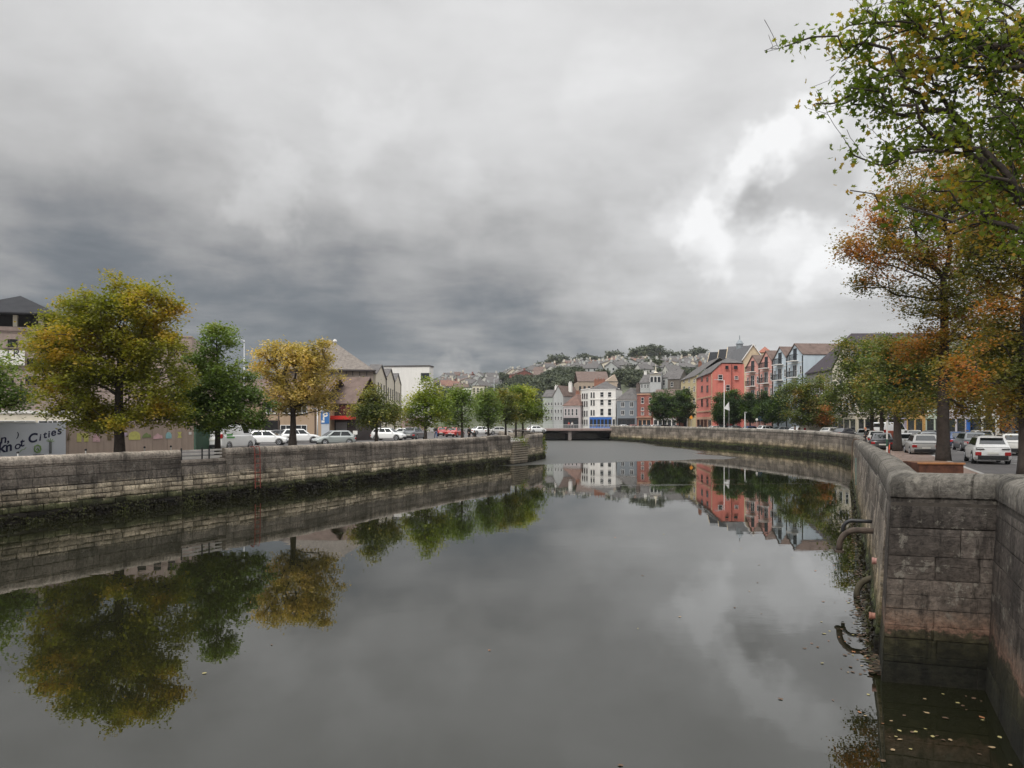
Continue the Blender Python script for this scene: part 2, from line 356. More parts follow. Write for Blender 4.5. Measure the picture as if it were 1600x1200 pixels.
    s2 = N(t, 'ShaderNodeVectorMath', operation='SCALE'); L(t, m2.outputs['Result'], s2.inputs[0]); L(t, Mt('MULTIPLY', dk, pit), s2.inputs['Scale'])
    L(t, s2.outputs[0], b.inputs['Base Color'])
    bp = N(t, 'ShaderNodeBump', i_Strength=.8, i_Distance=.06)
    L(t, Mt('ADD', Mt('MULTIPLY', br.outputs['Fac'], -.5), Mt('ADD', n2.outputs['Fac'], Mt('MULTIPLY', n5.outputs['Fac'], .35))), bp.inputs['Height']); L(t, bp.outputs[0], b.inputs['Normal'])
    b.inputs['Roughness'].default_value = .88; b.inputs['Specular IOR Level'].default_value = .3
    return m
weed, moss = (.016,.013,.009), (.045,.055,.018)
wl_m = wall_mat('left quay stone', [(-.6,weed),(.42,weed),(.55,(.05,.052,.022)),(.8,(.10,.10,.05)),(.98,(.42,.35,.25)),(1.5,(.38,.32,.235)),(1.75,(.17,.145,.12)),(2.75,(.155,.13,.108)),(3.0,(.20,.172,.142)),(3.4,(.22,.19,.155))], .0, 1.0, .36)
wr_m = wall_mat('right quay stone', [(-.6,weed),(.3,weed),(.55,moss),(.9,(.10,.085,.04)),(1.15,(.30,.24,.16)),(1.6,(.24,.20,.15)),(2.1,(.19,.16,.13)),(2.9,(.175,.147,.122)),(3.2,(.20,.18,.155)),(3.9,(.22,.20,.17))], .0, 1.2, .42, 5.0)
wc_m = wall_mat('corner quay stone', [(-.6,weed),(.35,(.02,.02,.012)),(.72,(.035,.032,.015)),(.92,(.05,.042,.025)),(1.0,(.17,.10,.07)),(1.15,(.14,.095,.07)),(1.45,(.085,.068,.056)),(2.9,(.095,.08,.07)),(3.35,(.13,.113,.098)),(3.5,(.17,.155,.135)),(4.0,(.19,.175,.15))], .0, 1.7, .55, 9.0, .24)

def sweep_wall(name, pts, topf, m, side=1, thick=.55, step=.45, batter=.2, joints=1.7, jd=.03, parent=None, cope=.42, jit=.012, blocks=None):
    """side=+1: the river lies to the right of the walking direction"""
    P = [Vector((x, y)) for x, y in pts]; seg = [(P[i+1]-P[i]).length for i in range(len(P)-1)]
    cum = [0]
    for q in seg: cum.append(cum[-1]+q)
    ss = set()
    for i in range(len(seg)):
        n = max(1, int(seg[i]/step))
        for k in range(n): ss.add(round(cum[i]+seg[i]*k/n, 3))
    ss.add(round(cum[-1], 3))
    js = []
    if joints:
        k = joints*.6
        while k < cum[-1]-.1:
            js.append(k)
            for d in (-.03, 0, .03): ss.add(round(k+d, 3))
            k += joints*rng.uniform(.8, 1.2)
    ss = sorted({min(max(x, 0), cum[-1]) for x in ss})
    jset = {round(j, 3) for j in js}
    vn = []
    for i in range(len(P)):
        a = (P[i]-P[i-1]).normalized() if i > 0 else (P[1]-P[0]).normalized()
        b = (P[i+1]-P[i]).normalized() if i < len(P)-1 else a
        na = Vector((a.y, -a.x))*side; nb = Vector((b.y, -b.x))*side
        h = (na+nb)
        h = h.normalized() if h.length > .1 else na
        vn.append(h/max(.45, h.dot(na)))
    r2 = random.Random(hash(name) % 1000 if False else len(name))
    V = []; UV = []; rows = None
    for s in ss:
        i = max(k for k in range(len(seg)) if cum[k] <= s+1e-6) if s < cum[-1] else len(seg)-1
        u = (s-cum[i])/seg[i]; p = P[i].lerp(P[i+1], u); n = vn[i].lerp(vn[i+1], u)
        z1 = topf(s, p); c = cope; inj = jd if round(s, 3) in jset else 0
        prof = [(-thick, GZ-.3), (-thick, z1-c*.55), (-thick*.93, z1-c*.18), (-thick*.72, z1-.02), (-thick*.5, z1), (-thick*.28, z1-.02), (-.05, z1-c*.18), (.0, z1-c*.5), (.0, z1-c), (-.035, z1-c-.02), (-.03, z1-c-.10)]
        prof = [(o-(inj if o > -.1 else 0), z-(inj if z > z1-c*.5 else 0)) if k < 9 else (o, z) for k, (o, z) in enumerate(prof)]
        zb = z1-c-.10; nn = 7
        for k in range(1, nn+1):
            z = zb+(-1-zb)*k/nn; prof.append((batter*k/nn-.03+(-.035 if blocks else r2.uniform(-1, 1)*jit*(1.6 if z < 1 else 1)), z))
        rows = len(prof)
        for o, z in prof:
            q = p+n*o; V.append((q.x, q.y, z+r2.uniform(-1, 1)*jit*.5)); UV.append((s, z+(-o if o < -.3 else 0)))
    BV = []; BF = []; BU = []
    if blocks:   # (zlow, zhigh, course height, mean length, outset, roughness)
        for (zl, zh, ch, bl_, outs, rg) in blocks:
            z = zl
            while z < zh-.08:
                hh = ch*r2.uniform(.8, 1.2); s0 = -r2.uniform(0, bl_)
                while s0 < cum[-1]:
                    ln = bl_*r2.uniform(.55, 1.45); s1 = s0+ln; a, c = max(s0, .02), min(s1, cum[-1]-.02); s0 = s1
                    if c-a < .12: continue
                    # keep blocks off the corners
                    i0 = max([k for k in range(len(seg)) if cum[k] <= a+1e-6]); 
                    if c > cum[i0+1]-.25: c = min(cum[i0+1], cum[-1]-.01); s0 = cum[i0+1]
                    if c-a < .1: continue
                    zt_ = topf((a+c)/2, P[i0]) - cope - .13; z0b, z1b = z, min(z+hh, zt_, zh)
                    if z1b-z0b < .08: continue
                    o_ = outs*r2.uniform(.3, 1.2); g = .004+rg*.010
                    def fp(sv, zv, off):
                        i = i0; u = (sv-cum[i])/seg[i]; p = P[i].lerp(P[i+1], u); nn_ = vn[i].lerp(vn[i+1], u)
                        q = p+nn_*(batter*max(0, min(1, (topf(sv, p)-cope-.1-zv)/(topf(sv, p)-cope-.1+1)))-.03+off); return (q.x, q.y, zv)
                    j_ = lambda k=1: r2.uniform(-1, 1)*rg*.03*k
                    e_ = .02+.015*rg; a2, c2, zb, zt2 = a+g, c-g, z0b+g, z1b-g
                    back = [(a2, zb, -.05), (c2, zb, -.05), (c2, zt2, -.05), (a2, zt2, -.05)]
                    mid = [(a2+j_(.5), zb+j_(.5), o_*.55), (c2+j_(.5), zb+j_(.5), o_*.55), (c2+j_(.5), zt2+j_(.5), o_*.55), (a2+j_(.5), zt2+j_(.5), o_*.55)]
                    fr = [(a2+e_+abs(j_()), zb+e_+abs(j_()), o_+j_(.6)), (c2-e_-abs(j_()), zb+e_+abs(j_()), o_+j_(.6)), (c2-e_-abs(j_()), zt2-e_-abs(j_()), o_+j_(.6)), (a2+e_+abs(j_()), zt2-e_-abs(j_()), o_+j_(.6))]
                    o0 = len(BV)
                    for sv, zv, of in back+mid+fr: BV.append(fp(min(max(sv, a), c), zv, of)); BU.append((sv, zv))
                    for r0, r1 in ((0, 4), (4, 8)):
                        for k in range(4): BF.append((o0+r0+k, o0+r0+(k+1)%4, o0+r1+(k+1)%4, o0+r1+k))
                    BF.append((o0+8, o0+9, o0+10, o0+11))
                z += hh
    n = len(ss); fs = []
    for i in range(n-1):
        for k in range(rows-1):
            a = i*rows+k; fs.append((a, a+1, a+rows+1, a+rows))
    fs.append(tuple(range(rows))); fs.append(tuple((n-1)*rows+k for k in range(rows))[::-1])
    nb = len(V); V += BV; UV += BU; nf0 = len(fs); fs += [tuple(i+nb for i in f) for f in BF]
    me = bpy.data.meshes.new(name); me.from_pydata(V, [], fs); me.update(); me.materials.append(m)
    if blocks:
        me.materials.append(mat('dark mortar', (.055,.046,.038), .95, .3, 3))
        for i in range(n-1):
            for k in range(10, rows-1): me.polygons[i*(rows-1)+k].material_index = 1
    ul = me.uv_layers.new(name='UVMap')
    for poly in me.polygons:
        for li in poly.loop_indices: ul.data[li].uv = UV[me.loops[li].vertex_index]
    me.polygons.foreach_set('use_smooth', [True]*(nf0-2)+[False]*(2+len(BF)))
    import bmesh
    bm = bmesh.new(); bm.from_mesh(me); bmesh.ops.recalc_face_normals(bm, faces=bm.faces); bm.to_mesh(me); bm.free()
    o = bpy.data.objects.new(name, me); col.objects.link(o)
    try: me.set_sharp_from_angle(angle=R(50))
    except Exception: pass
    if parent: o.parent = parent
    return o
def cut(pts, f0, f1):
    """the stretch of a polyline between two y values"""
    o = []
    for i in range(len(pts)-1):
        a, b = pts[i], pts[i+1]
        for y in (f0, f1):
            pass
        if a[1] < f0 <= b[1]: u = (f0-a[1])/(b[1]-a[1]); o.append((a[0]+(b[0]-a[0])*u, f0))
        if f0 < b[1] < f1: o.append(b)
        if a[1] < f1 <= b[1]: u = (f1-a[1])/(b[1]-a[1]); o.append((a[0]+(b[0]-a[0])*u, f1)); break
    return o
# left: near stretch, low gap with railing, long stretch, steps gap, rounded end
L0 = [(-44,-80),(-38,0)]+cut(LB[1:], 1, 42.4)
LBK = [(-.1,.5,.26,.6,.12,2.2),(.5,1.65,.3,.85,.07,1.5),(1.65,2.7,.5,2.4,.015,.6)]
w = sweep_wall('quay_wall', L0, lambda s, p: 3.15, wl_m, 1, joints=0, jit=.03, blocks=LBK)
tag(w, 'weathered stone quay wall at the left edge, below the painted hoarding, ending at the low gap', 'wall', 'stone quay walls of the left bank')
w = sweep_wall('quay_wall', cut(LB, 42.4, 45.2), lambda s, p: 2.55, wl_m, 1, joints=0, cope=.2, blocks=LBK)
tag(w, 'low stretch of quay wall under the pale railing, beside the big autumn tree', 'wall', 'stone quay walls of the left bank')
w = sweep_wall('quay_wall', cut(LB, 45.2, 77.5), lambda s, p: 3.15+.02*math.sin(s*.6), wl_m, 1, joints=0, jit=.03, blocks=LBK)
tag(w, 'long stone quay wall of the left bank with rounded coping, from the red ladder to the taller block', 'wall', 'stone quay walls of the left bank')
w = sweep_wall('quay_wall', cut(LB, 77.5, 82.3), lambda s, p: 3.24, wl_m, 1, joints=0, thick=.8, blocks=LBK)
tag(w, 'short taller block of quay wall just left of the stone steps', 'wall', 'stone quay walls of the left bank')
w = sweep_wall('quay_wall', cut(LB, 82.3, 86.9), lambda s, p: 2.5, wl_m, 1, joints=0, cope=.2)
tag(w, 'low quay wall behind the stone landing steps', 'wall', 'stone quay walls of the left bank')
L9 = cut(LB, 86.9, 99)+[(2.5,104),(0,110),(-2,130),(0,150),(4,180),(6,185)]
w = sweep_wall('quay_wall', L9, lambda s, p: 3.24 if s < 22 else 3.1, wl_m, 1, joints=0, step=.7, blocks=LBK)
tag(w, 'rounded mossy end of the left quay wall, right of the stone steps', 'wall', 'stone quay walls of the left bank')
# right
RP = RB
def rtop(s, p):
    ys = [(13.66,3.85),(21,3.82),(35,3.72),(55,3.42),(70,3.32),(93,3.3),(103,3.45),(130,3.6),(160,3.7),(200,3.7)]
    y = p.y
    if y < ys[0][0]: return 3.84
    for (a, za), (b, zb) in zip(ys, ys[1:]):
        if y <= b: return za+(zb-za)*(y-a)/(b-a)
    return 3.7
RM = (7.0+3.5*.17, 13.66+7.54*.17)
w = sweep_wall('quay_wall', [RM]+RB[7:11], rtop, wr_m, -1, joints=1.9, thick=.6, batter=.28, blocks=[(-.1,.6,.3,.8,.05,1.6),(.6,3.5,.42,1.1,.022,.8)])
tag(w, 'long stone quay wall of the right bank running from the near corner, with pipes and a ladder', 'wall', 'stone quay walls of the right bank')
w = sweep_wall('quay_wall', RB[10:20], rtop, wr_m, -1, joints=0, step=.8, blocks=[(-.1,.9,.32,.9,.06,1.6),(.9,3.3,.5,2.2,.02,.6)])
tag(w, 'curving stone quay wall on the far right bank below the parked cars', 'wall', 'stone quay walls of the right bank')
w = sweep_wall('quay_wall', [(9.3,12.98), RB[6], RM], lambda s, p: 3.84, wc_m, -1, joints=1.75, thick=.62, batter=.2, step=.25, cope=.44, blocks=[(-.1,3.5,.47,1.25,.008,.35)])
tag(w, 'dark near corner of the quay wall facing the camera, with big rounded coping blocks', 'wall', 'stone quay walls of the right bank')
w = sweep_wall('quay_wall', [(4.5,-80),(4.8,0)]+RB[2:6]+[(8.85,13.62)], lambda s, p: 3.84, wc_m, -1, joints=1.3, thick=.62, batter=.25, step=.4, cope=.44, blocks=[(-.1,3.5,.47,1.2,.008,.35)])
tag(w, 'mossy quay wall running off the right edge of the picture towards the camera', 'wall', 'stone quay walls of the right bank')

# bank steps (landing stairs) on the left
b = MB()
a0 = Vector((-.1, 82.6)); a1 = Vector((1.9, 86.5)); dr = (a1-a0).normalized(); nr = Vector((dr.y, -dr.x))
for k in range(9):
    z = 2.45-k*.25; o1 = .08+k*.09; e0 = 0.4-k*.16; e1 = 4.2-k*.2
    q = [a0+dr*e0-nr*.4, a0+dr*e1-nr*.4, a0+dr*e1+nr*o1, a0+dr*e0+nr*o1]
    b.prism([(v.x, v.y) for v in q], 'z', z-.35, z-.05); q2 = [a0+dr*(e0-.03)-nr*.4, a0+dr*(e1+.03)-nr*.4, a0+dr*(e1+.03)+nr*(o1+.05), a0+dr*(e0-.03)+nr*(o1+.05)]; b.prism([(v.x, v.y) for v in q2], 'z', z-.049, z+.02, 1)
stm = mat('worn step stone', (.27,.23,.175), .9, .35, 1.6, bump=.4)
s = b.build('stone_steps', [mat('riser stone painted shaded', (.13,.11,.08), .9, .4, 1.6), mat('tread stone painted lit', (.30,.26,.20), .9, .3, 2)]); tag(s, 'stone landing steps descending to the river through the left quay wall', 'steps')  # pale treads and dark risers put light and shade into the colour

# pavements with kerbs
def strip(name, pts, o0, o1, z0, z1, m, side=1):
    P = [Vector(p) for p in pts]; b = MB(); q = []
    for i in range(len(P)):
        a = (P[min(i+1, len(P)-1)]-P[max(i-1, 0)]).normalized(); n = Vector((a.y, -a.x))*side
        q.append((P[i]+n*o0, P[i]+n*o1))
    for i in range(len(q)-1):
        A, B, C, D = q[i][0], q[i][1], q[i+1][1], q[i+1][0]
        b.add([(A.x,A.y,z0),(B.x,B.y,z0),(C.x,C.y,z0),(D.x,D.y,z0),(A.x,A.y,z1),(B.x,B.y,z1),(C.x,C.y,z1),(D.x,D.y,z1)], [(4,5,6,7),(0,1,5,4),(2,3,7,6)]+([(3,0,4,7),(1,2,6,5)]))
    o = b.build(name, m); return tag(o, kind='structure')
pr = [(8.2,16.25)]+RB[7:20]
strip('pavement', pr, .3, 4.6, GZ-.2, GZ+.12, paving, 1)
strip('kerb', pr, 4.604, 4.8, GZ-.2, GZ+.125, kerbm, 1)
pl = LB[1:11]
strip('pavement', pl, -.3, -4.2, GZ-.2, GZ+.12, mat('grey paving', (.25,.235,.22), .9, .2, .6), 1)
strip('kerb', pl, -4.204, -4.4, GZ-.2, GZ+.125, kerbm, 1)
# parking bay lines on the right
b = MB()
for k in range(9):
    y = 36+k*5.5; x = 19.0+(y-36)*.45+6.2
    Mx = Matrix.Translation((x, y, 0)) @ Matrix.Rotation(R(-24), 4, 'Z')
    b.box(0, 2.4, -.05, .05, GZ+.004, GZ+.008, 0, Mx)
for k in range(6):
    y = 45+k*9; x = 38+(y-45)*.3
    Mx = Matrix.Translation((x, y, 0)) @ Matrix.Rotation(R(-24), 4, 'Z')
    b.box(0, .12, 0, 3, GZ+.004, GZ+.008, 0, Mx)
tag(b.build('road_markings', line_w), kind='structure')

# ---------------------------------------------------------------- hill
RID = [(-600,640),(300,632),(560,620),(640,612),(672,601),(700,596),(740,592),(780,590),(820,584),(860,576),(900,570),(960,566),(1000,565),(1060,563),(1110,562),(1200,566),(1320,572),(1500,590),(1800,615),(2400,640)]
def ridge(px):
    for (a, ya), (b, yb) in zip(RID, RID[1:]):
        if a <= px <= b: return ya+(yb-ya)*(px-a)/(b-a)
    return 640
def hz(X, Y):
    px = CX+F*X/Y; zr = CZ-(ridge(px)-HY)*900/F
    u = max(0, min(1, (Y-250)/650)); z = GZ-.5+(zr-GZ+.5)*(u**.82)
    z += 1.6*math.sin(X*.021+Y*.013)*min(1, u*4)+1.2*math.sin(X*.05-Y*.031)*min(1, u*4)
    if Y > 900: z -= (Y-900)*.02
    return z
b = MB(); pxs = list(range(-600, 2401, 30)); ys = [248, 260, 275, 290]+list(range(310, 901, 20))+[950, 1100, 1400]
for Y in ys:
    for px in pxs: b.v.append(((px-CX)*Y/F, Y, hz((px-CX)*Y/F, Y)))
n = len(pxs)
for i in range(len(ys)-1):
    for k in range(n-1): b.f.append((i*n+k, i*n+k+1, (i+1)*n+k+1, (i+1)*n+k)); b.m.append(0)
hm = mat('hillside grass and gardens', (.075,.085,.045), .95, .5, .02)
tag(b.build('hill', hm, smooth=True), kind='structure')
def hill_at(px, py):
    for Y in range(262, 900, 4):
        X = (px-CX)*Y/F
        if HY-(hz(X, Y)-CZ)*F/Y <= py: return X, Y, hz(X, Y)
    Y = 895; X = (px-CX)*Y/F; return X, Y, hz(X, Y)
# ---------------------------------------------------------------- buildings
WINCACHE = {}
def window_mesh(w, h, style):
    k = (round(w, 2), round(h, 2), style)
    if k in WINCACHE: return WINCACHE[k]
    b = MB(); f = .055 if w < .9 else .075; fr = frame_w if style != 'dark' else frame_d
    if style == 'void':
        b.box(-w/2, w/2, -.02, .0, 0, h, 1)
        b.box(-w/2-.06, -w/2, -.07, 0, -.06, h+.06, 0); b.box(w/2, w/2+.06, -.07, 0, -.06, h+.06, 0); b.box(-w/2, w/2, -.07, 0, h, h+.06, 0); b.box(-w/2, w/2, -.1, 0, -.06, 0, 0)
        me = b.mesh('window', [concrete_pink, mat('dark opening', (.012,.011,.011), .9, 0)])
    else:
        b.box(-w/2, w/2, -.02, 0, 0, h, 1)
        for x0, x1, z0, z1 in ((-w/2-f, -w/2, -f, h+f), (w/2, w/2+f, -f, h+f), (-w/2, w/2, h, h+f), (-w/2, w/2, -f, 0)): b.box(x0, x1, -.06, 0, z0, z1, 0)
        if style in ('white', 'dark', 'sash'): b.box(-w/2, w/2, -.04, -.021, h*.5-.03, h*.5+.03, 0)
        if style in ('white2',) or w > 1.3: b.box(-.03, .03, -.045, -.021, 0, h, 0)
        b.box(-w/2-f-.05, w/2+f+.05, -.13, 0, -f-.07, -f, 0)
        me = b.mesh('window', [fr, glass])
    WINCACHE[k] = me; return me
class Bld:
    def __init__(s, name, label, xl, dl, xr, dr, group=None, gz=GZ, cat='building'):
        s.P0 = Vector(XY(xl, dl)); s.P1 = Vector(XY(xr, dr)); s.w = (s.P1-s.P0).length
        s.u = (s.P1-s.P0)/s.w; s.n = Vector((s.u.y, -s.u.x)); s.gz = gz
        s.root = empty(name, (s.P0.x, s.P0.y, gz), math.atan2(s.u.y, s.u.x), label, cat, group)
    def loc(s, px, py):
        """pixel -> (x along facade, z above ground) on the facade plane"""
        r = Vector(((px-CX)/F, 1)); k = s.P0.dot(s.n)/r.dot(s.n); q = r*k
        return (q-s.P0).dot(s.u), Zat(py, q.y)-s.gz
    def box(s, nm, x0, x1, y0, y1, z0, z1, m, parent=None): return MB().box(x0, x1, y0, y1, z0, z1).build(nm, m, parent or s.root)
    def wall(s, h, depth, m, poly=None, x0=0, x1=None, y0=0):
        x1 = s.w if x1 is None else x1
        b = MB()
        if poly: b.prism(poly, 'y', y0, y0+depth)
        else: b.box(x0, x1, y0, y0+depth, -.5, h)
        s.h, s.depth = h, depth
        return b.build('wall', m, s.root)
    def roof(s, kind, h, rise, m, depth, x0=0, x1=None, y0=0, ov=.25, nm='roof', lean=.5):
        x1 = s.w if x1 is None else x1; b = MB(); t_ = .12
        if kind == 'gable_side':   # ridge along the facade
            ym = y0+depth*lean
            b.prism([(y0-ov, h-ov*rise/(depth*lean)), (ym, h+rise), (y0+depth+ov, h-ov*rise/(depth*lean)), (y0+depth+ov, h-ov*rise/(depth*lean)+t_), (ym, h+rise+t_*1.3), (y0-ov, h-ov*rise/(depth*lean)+t_)], 'x', x0-.15, x1+.15)
        elif kind == 'gable_front':
            xm = (x0+x1)/2; q = ov*rise/((x1-x0)/2)
            b.prism([(x0-ov, h-q), (xm, h+rise), (x1+ov, h-q), (x1+ov, h-q+t_), (xm, h+rise+t_*1.5), (x0-ov, h-q+t_)], 'y', y0-.2, y0+depth)
        elif kind == 'hip':
            X0, X1, Y0, Y1 = x0-ov, x1+ov, y0-ov, y0+depth+ov; w_, d_ = X1-X0, Y1-Y0
            if w_ > d_: a, c = (X0+d_/2, (Y0+Y1)/2), (X1-d_/2, (Y0+Y1)/2)
            else: a, c = ((X0+X1)/2, Y0+w_/2), ((X0+X1)/2, Y1-w_/2)
            vs = [(X0,Y0,h),(X1,Y0,h),(X1,Y1,h),(X0,Y1,h),(*a,h+rise),(*c,h+rise)]
            fs = [(0,1,5,4),(2,3,4,5),(1,2,5),(3,0,4)] if w_ > d_ else [(1,2,5,4),(3,0,4,5),(0,1,4),(2,3,5)]
            b.add(vs, fs+[(3,2,1,0)]); b.box(X0, X1, Y0, Y1, h-.15, h-.003)
        elif kind == 'flat':
            b.box(x0-.12, x1+.12, y0-.12, y0+depth+.12, h+.002, h+.3)
        return b.build(nm, m, s.root)
    def gable_fill(s, h, rise, m, depth, x0=0, x1=None, y0=0):
        pass
    def chimney(s, x, y, z, m, hh=1.6, w_=1.0, parent=None, pots=2):
        b = MB(); b.box(x-w_/2, x+w_/2, y-.35, y+.35, z-1.2, z+hh); b.box(x-w_/2-.07, x+w_/2+.07, y-.42, y+.42, z+hh+.001, z+hh+.12)
        for k in range(pots): b.lathe([(.13,0),(.1,.45)], 7, (x+(k-(pots-1)/2)*w_/pots, y, z+hh+.121))
        return b.build('chimney', m, parent or s.root)
    def win(s, x, z, w_, h_, style='white', y=0, side=0):
        """side 0: front; 1: right end wall; -1: left end wall (x is then the depth)"""
        me = window_mesh(w_, h_, style)
        if side == 0: return link('window', me, s.root, (x, y-.004, z))
        if side == 1: return link('window', me, s.root, (s.w+.004, x, z), (0,0,R(90)))
        return link('window', me, s.root, (-.004, x, z), (0,0,R(-90)))
    def wins(s, cols, rows, wpx=None, w_=.9, style='white'):
        """cols in px, rows as (ytop, ybot) px at the facade"""
        for cx in cols:
            for yt, yb in rows:
                x, z1 = s.loc(cx, yt); _, z0 = s.loc(cx, yb)
                if wpx: xa, _ = s.loc(cx-wpx/2, yt); xb, _ = s.loc(cx+wpx/2, yt); w_ = max(.35, abs(xb-xa))
                s.win(x, z0, round(w_, 1), round(z1-z0, 1), style)
    def band(s, z, h_, m, nm='string_course', out=.1, x0=0, x1=None):
        return s.box(nm, x0-.03, (s.w if x1 is None else x1)+.03, -out, -.003, z, z+h_, m)
    def shop(s, x0, x1, h_, m, m2=None, n=3, nm='shopfront'):
        b = MB(); b.box(x0, x1, -.14, -.006, h_-.6, h_, 0)
        for k in range(n+1):
            x = x0+(x1-x0)*k/n; b.box(x-.12 if k else x, x+.12 if k < n else x, -.12, -.005, 0, h_-.602, 0)
        b.box(x0, x1, -.1, -.004, 0, .5, 0); b.box(x0, x1, -.03, -.002, .5, h_-.6, 1)
        return b.build(nm, [m, m2 or glass], s.root)

# --- left bank
# multi-storey car park behind the hoarding
B = Bld('car_park_building', 'pink concrete car park with a dark hipped roof pavilion, far left behind the big tree', -120, 88, 300, 96)
x3, h3 = B.loc(300, 525); B.wall(h3, 26, concrete_pink)
xa, _ = B.loc(60, 520); xb, hA = B.loc(-120, 515)
B.box('upper_parapet', 0, xa, -.15, 20, h3+.004, max(h3+.5, hA), concrete_pink)
_, ze = B.loc(30, 492); _, zg = B.loc(30, 515)
B.box('gallery', .3, xa-.5, .8, 18, zg+.004, ze, mat('dark gallery', (.02,.019,.019), .8, 0))
for px in (-30, 22, 62):
    x, _ = B.loc(px, 500); B.box('column', x-.2, x+.25, .2, .6, zg+.006, ze-.004, cream_p)
xl, _ = B.loc(-70, 492); xr, _ = B.loc(86, 492); _, za = B.loc(27, 455)
B.roof('hip', ze+.15, za-ze, dark_slate, 12, xl, xr, -.6, ov=.6)
for (a, c, d, e) in [(12,530,28,543),(42,560,58,573),(40,588,57,602),(5,594,22,602),(-40,530,-20,543),(-20,590,-5,602),(283,540,294,556),(262,540,274,556),(240,540,252,556),(215,540,228,556),(283,575,294,590),(262,575,274,590),(240,575,252,590),(283,608,294,622),(262,608,274,622),(100,560,118,573),(130,560,148,573),(100,590,118,602),(130,590,148,602),(160,560,178,573),(160,590,178,602)]:
    x0, z1 = B.loc(a, c); x1, z0 = B.loc(d, e); B.win((x0+x1)/2, z0, round(x1-x0, 1), round(z1-z0, 1), 'void')
for py in (524, 548, 580, 612):
    _, z = B.loc(150, py); B.band(z, .12, mat('stained concrete edge', (.22,.17,.15), .9), out=.06)
for (a, c, d, e, m) in [(-30,547,40,571,white_p),(66,547,92,570,mat('blue sign', (.12,.32,.62), .5, 0))]:
    x0, z1 = B.loc(a, c); x1, z0 = B.loc(d, e); q = B.box('sign_panel', x0, x1, -.35, -.2, z0, z1, m)
    if a < 0: text_mesh('lettering', 'TR', 1.5, frame_d, parent=q, loc=(B.loc(8, 560)[0], -.352, (z0+z1)/2+.05)); 
    else: B.box('white_square', (x0+x1)/2, x1-.3, -.36, -.352, z0+.4, z1-.4, white_p, q)
# low flat-roofed hut above the hoarding
B = Bld('low_building', 'low flat-roofed white building with dark windows just above the painted banner', -120, 72, 108, 76)
_, z = B.loc(50, 646); B.wall(z, 7, cream_p); B.roof('flat', z, 0, white_p, 7)
for px in (-60, -20, 8, 40, 75, 97):
    x, z1 = B.loc(px, 655); B.win(x, z1-1.3, 1.6, 1.1, 'white2')
# tan two-storey row
tan = mat('tan render', (.40,.29,.20), .85, .1, .5, streak=True)
B = Bld('office_building', 'tan two-storey building with white windows and brown roof behind the yellow tree', 296, 90, 503, 87)
_, z = B.loc(450, 628); B.wall(z, 10, tan); B.roof('gable_side', z, 2.9, roof_brown, 10, ov=.3)
B.wins([312, 335, 358, 424, 450, 472], [(633, 645)], w_=1.2, style='white2')
B.wins([370, 395, 447, 471], [(665, 678)], w_=1.3, style='white2')
x, _ = B.loc(424, 690); B.box('door', x-1.1, x+1.1, -.03, -.003, -.2, 2.5, mat('dark opening', (.012,.011,.011), .9, 0))
for px in (345, 410, 435, 492):
    x, _ = B.loc(px, 650); B.box('drainpipe', x, x+.1, -.12, -.003, 0, z-.1, mat('brown pipe', (.1,.07,.055), .7))
# dark building with red canopy
B = Bld('entrance_building', 'dark glazed building with red canopy and grey shutter beside the blue parking sign', 502, 91, 556, 90)
_, z = B.loc(530, 629); B.wall(z, 8, mat('dark panel', (.05,.04,.038), .5, .1)); 
x0, zc = B.loc(513, 651); x1, _ = B.loc(556, 651); B.box('canopy', x0, x1, -1.3, -.003, zc-.35, zc+.1, mat('red canopy', (.55,.03,.02), .45, .05))
x0, z1 = B.loc(525, 660); x1, _ = B.loc(542, 660); B.box('shutter', x0, x1, -.06, -.003, 0, z1, mat('grey shutter', (.22,.22,.23), .5, .1))
x0, z1 = B.loc(515, 640); x1, z0 = B.loc(524, 680); B.box('glazing', x0, x1, -.05, -.003, z0, z1, glass)
x0, z1 = B.loc(531, 633); x1, z0 = B.loc(550, 648); B.box('upper_glazing', x0, x1, -.05, -.003, z0, z1, mat('red tinted glazing', (.09,.03,.03), .15, 0))
B.roof('gable_side', z, 3.2, roof_brown, 8)
# big hipped block
B = Bld('warehouse_building', 'large pinkish concrete building with steep grey hipped roof, behind the yellow tree', 436, 107, 583, 109.3)
pk = mat('weathered pink render', (.30,.25,.215), .9, .14, .35, streak=True)
_, z = B.loc(560, 579); B.wall(z, 20, pk); _, za = B.loc(513, 535)
B.roof('hip', z, za-z+1.2, mat('speckled grey roof', (.19,.165,.145), .9, .3, 2.5, bump=.3), 20, ov=.3)
B.box('gutter', -.4, B.w+.45, -.52, -.32, z-.1, z+.12, mat('dark gutter', (.06,.05,.05), .7))
for px in (530, 541, 551, 562, 573):
    x, _ = B.loc(px, 580); B.box('bracket', x-.05, x+.07, -.2, -.003, z-.75, z-.16, mat('dark gutter', (.06,.05,.05), .7))
x, _ = B.loc(562, 600); B.box('drainpipe', x-.06, x+.06, -.13, -.004, 0, z-.8, mat('pale pipe', (.45,.38,.34), .7))
for px, py in ((455, 640), (480, 640)):
    x, z1 = B.loc(px, py); B.win(x, z1-1.6, 1.2, 1.5, 'white')
b = MB(); b.lathe([(.05,-.3),(.35,0),(.3,.25),(.05,.35)], 8, (B.loc(513, 535)[0]+.3, 10, za+1.2)); b.build('roof_vent', white_p, B.root)
